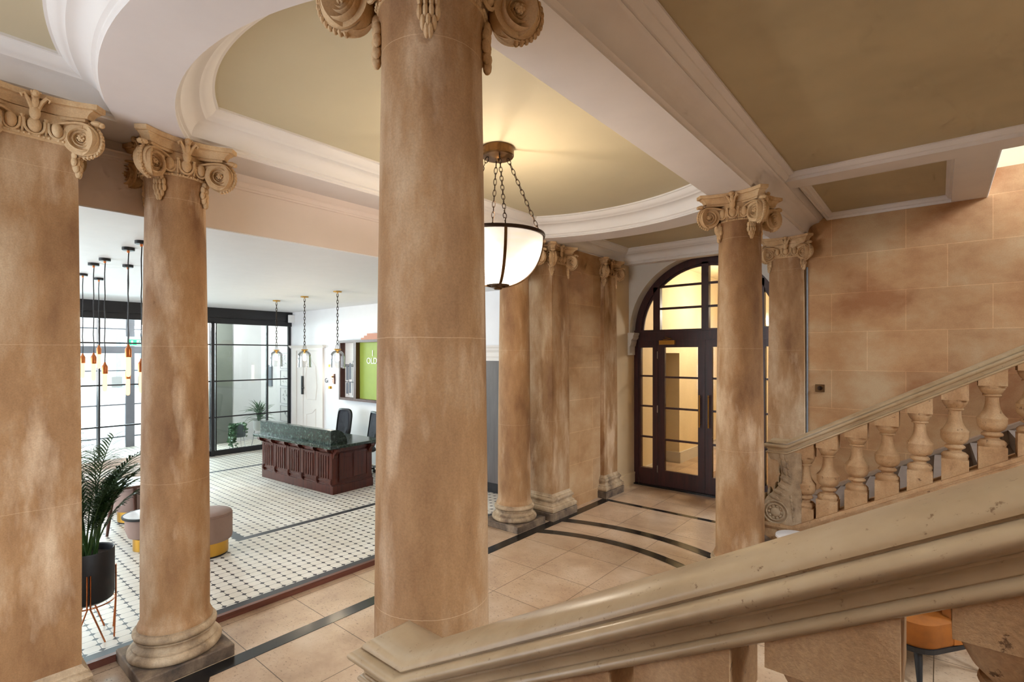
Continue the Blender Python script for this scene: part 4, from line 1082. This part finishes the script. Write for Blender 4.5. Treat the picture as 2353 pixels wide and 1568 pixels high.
for x, z, ww, hh in ((.09,.12,.07,.2),(.09,.4,.07,.26),(.2,.14,.065,.2),(.2,.42,.075,.3),(.36,.16,.05,.16),(.36,.44,.06,.24)):
    m.box(x, x+ww, -.026, -.02, z, z+hh)
    m.prism([(ww/2*(1-math.cos(PI*i/8)), ww/2*math.sin(PI*i/8)) for i in range(9)], (1,0,0), (0,0,1), (x, -.026, z+hh), (0,.006,0))
build('drawn_windows', m, M['inkgrey'], bd)
m = MB()
for z in (.36, .68, .72): m.box(.05, .53, -.025, -.02, z, z+.012)
for i in range(16): m.box(.06+i*.03, .075+i*.03, -.025, -.02, .695, .715)
m.obox((.36,-.025,.72), (.16,0,.28), (0,.005,0), (.014,0,.0)); m.obox((.30,-.025,.72), (.16,0,.3), (0,.005,0), (.008,0,0)); m.obox((.40,-.025,.72), (.13,0,.23), (0,.005,0), (.012,0,0))
m.box(.37,.375,-.025,-.02,.85,.95)
for z in (.12, .4): m.box(.175, .182, -.025, -.02, z-.03, z+.3); m.box(.31, .317, -.025, -.02, z-.03, z+.3)
build('drawn_lines', m, M['ink'], bd)
m = MB(); 
for i in range(9): m.box(.05, .53, -.0245, -.02, .76+i*.03, .766+i*.03)
build('drawn_roof', m, M['inklight'], bd)
m = MB(); m.box(.62, 2.3, -.05, 0, .05, 1.17); gs = build('sign_board', m, M['signgreen'], fp)
text('sign_lettering', 'OLD', (.86, -.052, .75), .17, M['whiteplastic'], parent=gs, ext=.006)
text('sign_lettering', 'I', (1.04, -.052, .9), .17, M['whiteplastic'], parent=gs, ext=.006)
m = MB()
for k, (a, b) in enumerate(((.95,.98),(1.06,1.0),(1.2,.9))): m.box(.78+.1*k, 1.6-.1*k, -.13, -.02, 1.22+.04*k, 1.26+.04*k)
o = build('stepped_ornament', m, M['terracotta']); o.location = (-9.53, 5.95, 1.28); tag(o, 'stepped terracotta block lying on top of the framed panel', 'ornament')
# smoke/alarm box at the end of the screen header
m = MB(); m.box(-11.72, -11.64, 5.82, 5.95, 2.96, 3.14); o = build('alarm_box', m, M['whiteplastic'], bevel=.01); tag(o, 'small white sensor box at the right end of the black screen header', 'sensor')

# framed drawings in the lobby
for k, (z0, lb) in enumerate(((1.87,'topmost of the four framed drawings in the lobby'),(1.45,'second from top of the four framed drawings in the lobby'),(1.03,'third from top of the four framed drawings in the lobby'),(.6,'lowest of the four framed drawings in the lobby'))):
    pc = thing('framed_drawing', lb, 'picture', (-12.33, 5.948, z0), 0, 'framed drawings in the lobby')
    m = MB(); m.box(0, .4, -.02, 0, 0, .015); m.box(0, .4, -.02, 0, .365, .38); m.box(0, .015, -.02, 0, 0, .38); m.box(.385, .4, -.02, 0, 0, .38); build('frame', m, M['inklight'], pc)
    m = MB(); m.box(.015, .385, -.008, 0, .015, .365); build('paper', m, M['paper'], pc)
    m = MB(); random.seed(30+k)
    for i in range(5):
        x, z = .1+.2*random.random(), .08+.2*random.random(); m.tube([(x, -.01, z), (x+.04, -.01, z+.06*random.random()), (x+.07, -.01, z-.02)], .004, 4)
    build('sketch', m, M['inkgrey'], pc)
random.seed(11)
# intercom on the lobby wall
m = MB(); m.box(-12.95, -12.75, 5.9, 5.95, 1.42, 1.95); o = build('intercom_panel', m, M['inkgrey'], bevel=.01); tag(o, 'grey intercom panel on the lobby wall above the spiky plant', 'intercom')
# emergency exit sign
ex_ = thing('exit_sign', 'green emergency exit sign over the street door', 'sign', (-14.5, 3.36, 2.43))
m = MB(); m.box(-.05, .0, 0, .40, -.02, .2); build('housing', m, M['whiteplastic'], ex_)
m = MB(); m.box(0, .006, .02, .38, 0, .135); fa = build('face', m, M['exitgreen'], ex_)
m = MB(); m.box(.006, .009, .2, .3, .015, .12); build('doorway', m, M['whiteplastic'], fa)
m = MB(); 
m.ball((.012,.255,.1), .004, .011, .011, 8, 6)
for a, b in (((.255,.09),(.25,.06)),((.25,.06),(.275,.035)),((.25,.06),(.235,.045)),((.235,.045),(.22,.05)),((.256,.084),(.28,.072)),((.254,.084),(.23,.07))): m.tube([(.011, a[0], a[1]), (.011, b[0], b[1])], .005, 5)
build('running_figure', m, M['exitgreen'], fa)
m = MB(); m.prism([(.11,.015),(.06,.06),(.09,.06),(.09,.11),(.13,.11),(.13,.06),(.16,.06)], (0,1,0), (0,0,1), (.006,0,0), (.003,0,0)); build('arrow', m, M['whiteplastic'], fa)
# paper notices on the street door
for k, (y, lb) in enumerate(((3.1, 'paper notice on the door glass left of the grey post'), (3.6, 'paper notice on the door glass right of the grey post'))):
    m = MB(); m.box(-14.58, -14.575, y, y+.2, 1.45, 1.7); o = build('paper_notice', m, M['inklight']); tag(o, lb, 'notice', 'paper notices on the street door')

# ------------------------------------------------------------------ plants in the lobby
def strap_leaf(m, base, az, el, L, wd, droop, n=7):
    pts = []; p = Vector(base); e = el
    for i in range(n+1):
        pts.append(p.copy()); p = p+Vector((math.cos(az)*math.cos(e), math.sin(az)*math.cos(e), math.sin(e)))*L/n; e -= droop/n
    sd = Vector((-math.sin(az), math.cos(az), 0)); secs = []
    for i, q in enumerate(pts):
        t = i/n; ww = wd*(math.sin(PI*min(1, .15+.85*t*1.0))**.8 if t < 1 else .05)*(1-.3*t)+.001
        secs.append([q-sd*ww, q+Vector((0,0,-ww*.5)), q+sd*ww])
    m.loft(secs)
sp = thing('spiky_plant', 'spiky leaved plant in a white pot behind the glass screen', 'plant', (-12.4, 5.46, LF))
m = MB(); m.lathe([(0,.36),(.10,.36),(.12,.4),(.13,.6),(.12,.6),(.11,.55),(0,.55)], n=24); build('pot', m, M['whiteplastic'], sp, smooth=30)
for k in range(3):
    a = k*2*PI/3; m = MB(); m.tube([(.09*math.cos(a),.09*math.sin(a),.38),(.16*math.cos(a),.16*math.sin(a),0)], .009, 6); build('leg', m, M['chrome'], sp)
m = MB()
for i in range(80): strap_leaf(m, (random.uniform(-.03,.03), random.uniform(-.03,.03), .58+random.random()*.25), random.uniform(0, 2*PI), random.uniform(.2, 1.45), random.uniform(.32,.46), .016, random.uniform(.4, 1.5))
build('foliage', m, M['leafb'], sp)
hp = thing('trailing_plant', 'trailing plant in a grey pot on a wire stand behind the screen', 'plant', (-12.35, 4.98, LF))
m = MB(); m.lathe([(0,.27),(.13,.27),(.14,.28),(.14,.54),(.13,.54),(.125,.5),(0,.5)], n=28); build('pot', m, M['concrete'], hp, smooth=30)
for k in range(3):
    a = k*2*PI/3+.4; m = MB(); m.tube([(.15*math.cos(a),.15*math.sin(a),.42),(.14*math.cos(a),.14*math.sin(a),.26),(.2*math.cos(a),.2*math.sin(a),0)], .006, 6); build('stand_leg', m, M['chrome'], hp)
m = MB()
def disc_leaf(m, c, r):
    n = Vector((random.gauss(.5,.5), random.gauss(-.3,.6), random.gauss(.5,.5))).normalized(); u = n.orthogonal().normalized(); v = n.cross(u)
    m.add([Vector(c)+u*r*1.25*math.cos(a)+v*r*math.sin(a)-n*.15*r*abs(math.cos(a)) for a in [2*PI*i/8 for i in range(8)]], [tuple(range(8))])
for i in range(26):
    a = random.uniform(0, 2*PI) if i < 12 else random.uniform(-2.6, -.4); r = .12; L = random.uniform(.1, .5); n = int(L/.035)+3
    st_ = []
    for j in range(n):
        t = j/(n-1); q = (r*math.cos(a)*(1+.5*math.sin(t*2.2)), r*math.sin(a)*(1+.5*math.sin(t*2.2)), max(.03, .54+.06*math.sin(t*3)-L*t**1.4)); st_.append(q)
        disc_leaf(m, (q[0]+random.gauss(0,.02), q[1]+random.gauss(0,.02), q[2]+random.gauss(0,.015)), random.uniform(.016,.03))
    m.tube(st_, .002, 4)
build('foliage', m, M['leafb'], hp)

# ------------------------------------------------------------------ potted palm
pp = thing('potted_palm', 'palm in a black pot on a copper stand beside the left pier', 'plant', (-4.957, .915, LF))
m = MB(); m.lathe([(0,.28),(.12,.28),(.15,.30),(.156,.33),(.158,.665),(.154,.672),(.146,.665),(.144,.62),(0,.62)], n=48); build('pot', m, M['blackplastic'], pp, smooth=35)
m = MB(); m.lathe([(0,.625),(.142,.62)], n=32); build('soil', m, M['soil'], pp)
aF = math.atan2(-.8, 4.3)
for k in range(4):
    a = aF+k*PI/2; d = Vector((math.cos(a), math.sin(a), 0)); s = d.cross(ez)
    m = MB()
    for q in (-.010, .010): m.tube([d*.163+s*q+ez*.52, d*.163+s*q+ez*.27, d*.15+s*(q*9.5)+ez*.0], .0055, 6)
    build('leg', m, M['copper'], pp, smooth=60)
m = MB(); m.tube([(.158*math.cos(2*PI*i/32), .158*math.sin(2*PI*i/32), .275) for i in range(32)], .005, 6, closed=True); build('ring', m, M['copper'], pp, smooth=60)
random.seed(5)
def frond(az, L, el, droop, base):
    m = MB(); n = 18; p = Vector(base); e = el; pts = []
    for i in range(n+1):
        pts.append(p.copy()); p = p+Vector((math.cos(az)*math.cos(e), math.sin(az)*math.cos(e), math.sin(e)))*L/n; e -= droop*(i/n)*2/n
    m.tube(pts, [.006*(1-.8*i/n)+.001 for i in range(n+1)], 5)
    sd = Vector((-math.sin(az), math.cos(az), 0))
    for i in range(6, n+1):
        for h in (0, .5):
            if i == n and h: continue
            q = pts[i] if not h else (pts[i]+pts[i+1])/2
            tdir = (pts[min(i+1, n)]-pts[max(i-1, 0)]).normalized(); t = (i+h-6)/(n-6)
            ll = .24*(.55+.45*math.sin(PI*min(1, t*1.05)))*(L/1.0)
            for s in (-1, 1):
                dr = (tdir*.75+sd*s*.62+ez*random.uniform(-.1,.15)).normalized(); nn = dr.cross(ez).normalized()
                wv = .0075; secs = []
                for k in range(5):
                    g = k/4; c = q+dr*ll*g-ez*(.35*ll*g*g); ww = wv*math.sin(PI*(.15+.8*g))
                    secs.append([c-nn*ww, c-ez*ww*.3, c+nn*ww])
                m.loft(secs)
    return m
for i in range(24):
    az = random.uniform(0, 2*PI) if i > 11 else random.uniform(-.9, 1.6); L = random.uniform(.6, 1.12)
    build('frond', frond(az, L, random.uniform(1.2, 1.5), random.uniform(.5, 1.25), (random.uniform(-.05,.05), random.uniform(-.05,.05), .62)), M['leaf'], pp)

# ------------------------------------------------------------------ lounge seating
def pouf(label, loc, r, h, grp='round velvet poufs'):
    p = thing('pouf', label, 'pouf', loc, 0, grp)
    m = MB(); m.lathe([(0,0),(r*.8,0),(r*.8,.02),(0,.02)], n=40); build('plinth', m, M['blackplastic'], p)
    m = MB(); m.lathe([(0,.02),(r*.83,.02),(r*.83,.16),(0,.16)], n=48); build('base', m, M['gold'], p, smooth=30)
    m = MB(); m.lathe([(0,.16),(r*.94,.16),(r*.98,.172),(r,.2),(r*1.0,h-.05),(r*.975,h-.03)], n=48); build('body', m, M['taupe'], p, smooth=50)
    m = MB(); m.lathe([(r*.975,h-.034),(r*.97,h-.012),(r*.9,h),(r*.5,h+.008),(0,h+.008)], n=48); build('seat', m, M['taupe'], p, smooth=50)
    m = MB(); m.tube([(r*.985*math.cos(2*PI*i/48), r*.985*math.sin(2*PI*i/48), h-.032) for i in range(48)], .006, 6, closed=True); build('piping', m, M['taupe'], p, smooth=60)
    return p
pouf('taupe pouf with gold base standing right of the round column by the palm', (-6.07, 2.13, LF), .235, .46)
pouf('taupe pouf with gold base under the wooden legged table', (-8.05, 1.98, LF), .25, .46)
pouf('pinkish taupe pouf with its top peeping out left of the round column', (-8.0, 2.5, LF), .24, .46)
tb = thing('side_table', 'round white topped table on tapering dark wooden legs', 'table', (-7.58, 1.80, LF))
m = MB(); m.lathe([(0,.57),(.27,.57),(.285,.58),(.285,.595),(0,.595)], n=48); build('tabletop_edge', m, M['walnut'], tb, smooth=30)
m = MB(); m.lathe([(0,.595),(.27,.595),(.27,.602),(0,.602)], n=48); build('tabletop', m, M['tabletop'], tb, smooth=30)
for k in range(3):
    a = -1.5+k*2*PI/3; m = MB(); m.tube([(.17*math.cos(a),.17*math.sin(a),.575),(.235*math.cos(a),.235*math.sin(a),0)], [.028,.014], 10); build('leg', m, M['walnut'], tb, smooth=40)
t2 = thing('side_table', 'low round table with dark rim, white top and gold base', 'table', (-6.78, 1.78, LF))
m = MB(); m.lathe([(0,.0),(.15,.0),(.15,.13),(0,.13)], n=32); build('base', m, M['gold'], t2, smooth=30)
m = MB(); m.lathe([(.12,.13),(.19,.15),(.22,.24),(.22,.36),(0,.36)], n=40); build('body', m, M['taupe'], t2, smooth=40)
m = MB(); m.lathe([(0,.36),(.245,.36),(.25,.37),(.25,.385),(.235,.387),(.235,.38),(0,.38)], n=48); build('rim', m, M['blackplastic'], t2, smooth=30)
m = MB(); m.lathe([(0,.3805),(.234,.3805),(.234,.384),(0,.384)], n=48); build('tabletop', m, M['tabletop'], t2)
# cushioned bench along the screen
sf = thing('sofa', 'cream upholstered sofa in front of the black glazed screen', 'sofa', (-9.6, 1.9, LF), math.radians(8))
m = MB(); m.box(-.4, .4, -.9, .75, .08, .25); build('base', m, M['cream_fabric'], sf, bevel=.03)
m = MB(); m.box(-.42, .42, -.9, .77, .25, .39); build('seat_cushion', m, M['cream_fabric'], sf, bevel=.06)
m = MB(); m.box(-.5, -.3, -.9, .77, .3, .5); build('backrest', m, M['cream_fabric'], sf, bevel=.07)
m = MB(); m.box(-.42, .42, .74, .9, .1, .45); build('armrest', m, M['cream_fabric'], sf, bevel=.06)
for x in (-.35, .35):
    for y in (-.8, .75):
        m = MB(); m.tube([(x,y,.11),(x,y,0)], [.02,.014], 8); build('leg', m, M['walnut'], sf)

# ------------------------------------------------------------------ mustard armchair and white table by the far stair
ac = thing('armchair', 'mustard velvet armchair with black legs behind the near balusters', 'armchair', (-.17, 4.72, 0), math.radians(-35))
def rr(hx, hy, z, r, oy=0, n=8):
    out = []
    for cx_, cy_, a0 in ((hx-r, hy-r, 0), (-hx+r, hy-r, PI/2), (-hx+r, -hy+r, PI), (hx-r, -hy+r, 1.5*PI)):
        for i in range(n+1): a = a0+PI/2*i/n; out.append((cx_+r*math.cos(a), oy+cy_+r*math.sin(a), z))
    return out
m = MB(); m.loft([rr(.33,.33,.225,.14), rr(.335,.335,.26,.14)], closed=True, cap=True); build('frame', m, M['blackplastic'], ac)
m = MB(); m.loft([rr(.325,.325,.26,.14), rr(.335,.335,.28,.14), rr(.335,.335,.42,.14), rr(.31,.31,.435,.13)], closed=True, cap=True); build('seat', m, M['velvet'], ac, smooth=50)
m = MB()
def shell(t): return t
ins = []; outs = []
for i in range(25):
    a = math.radians(-12+204*i/24); hgt = .62+.22*math.sin(max(0, min(PI, (a+.2)*PI/(PI+.4))))
    ins.append([(.255*math.cos(a), .02+.255*math.sin(a)*1.0, z) for z in (.42,.5,.6,hgt)]); outs.append([(.345*math.cos(a), .02+.345*math.sin(a), z) for z in (.27,.45,.6,hgt)])
m.loft([i+list(reversed(o)) for i, o in zip(ins, outs)], closed=True, cap=True); build('backrest', m, M['velvet'], ac, smooth=50)
for x, y in ((-.27,-.27),(.27,-.27),(.27,.27),(-.27,.27)):
    m = MB(); m.tube([(x*.92,y*.92,.23),(x*1.1,y*1.1,0)], [.026,.014], 8); build('leg', m, M['blackplastic'], ac, smooth=50)
wt = thing('side_table', 'small round white table at the foot of the far stair', 'table', (-.995, 5.2, 0))
m = MB(); m.lathe([(0,.535),(.16,.535),(.17,.545),(.165,.56),(.15,.563),(0,.563)], n=40); build('tabletop', m, M['whiteplastic'], wt, smooth=30)
m = MB(); m.lathe([(0,0),(.12,0),(.12,.012),(.02,.025),(.018,.535),(0,.535)], n=28); build('stem', m, M['whiteplastic'], wt, smooth=30)
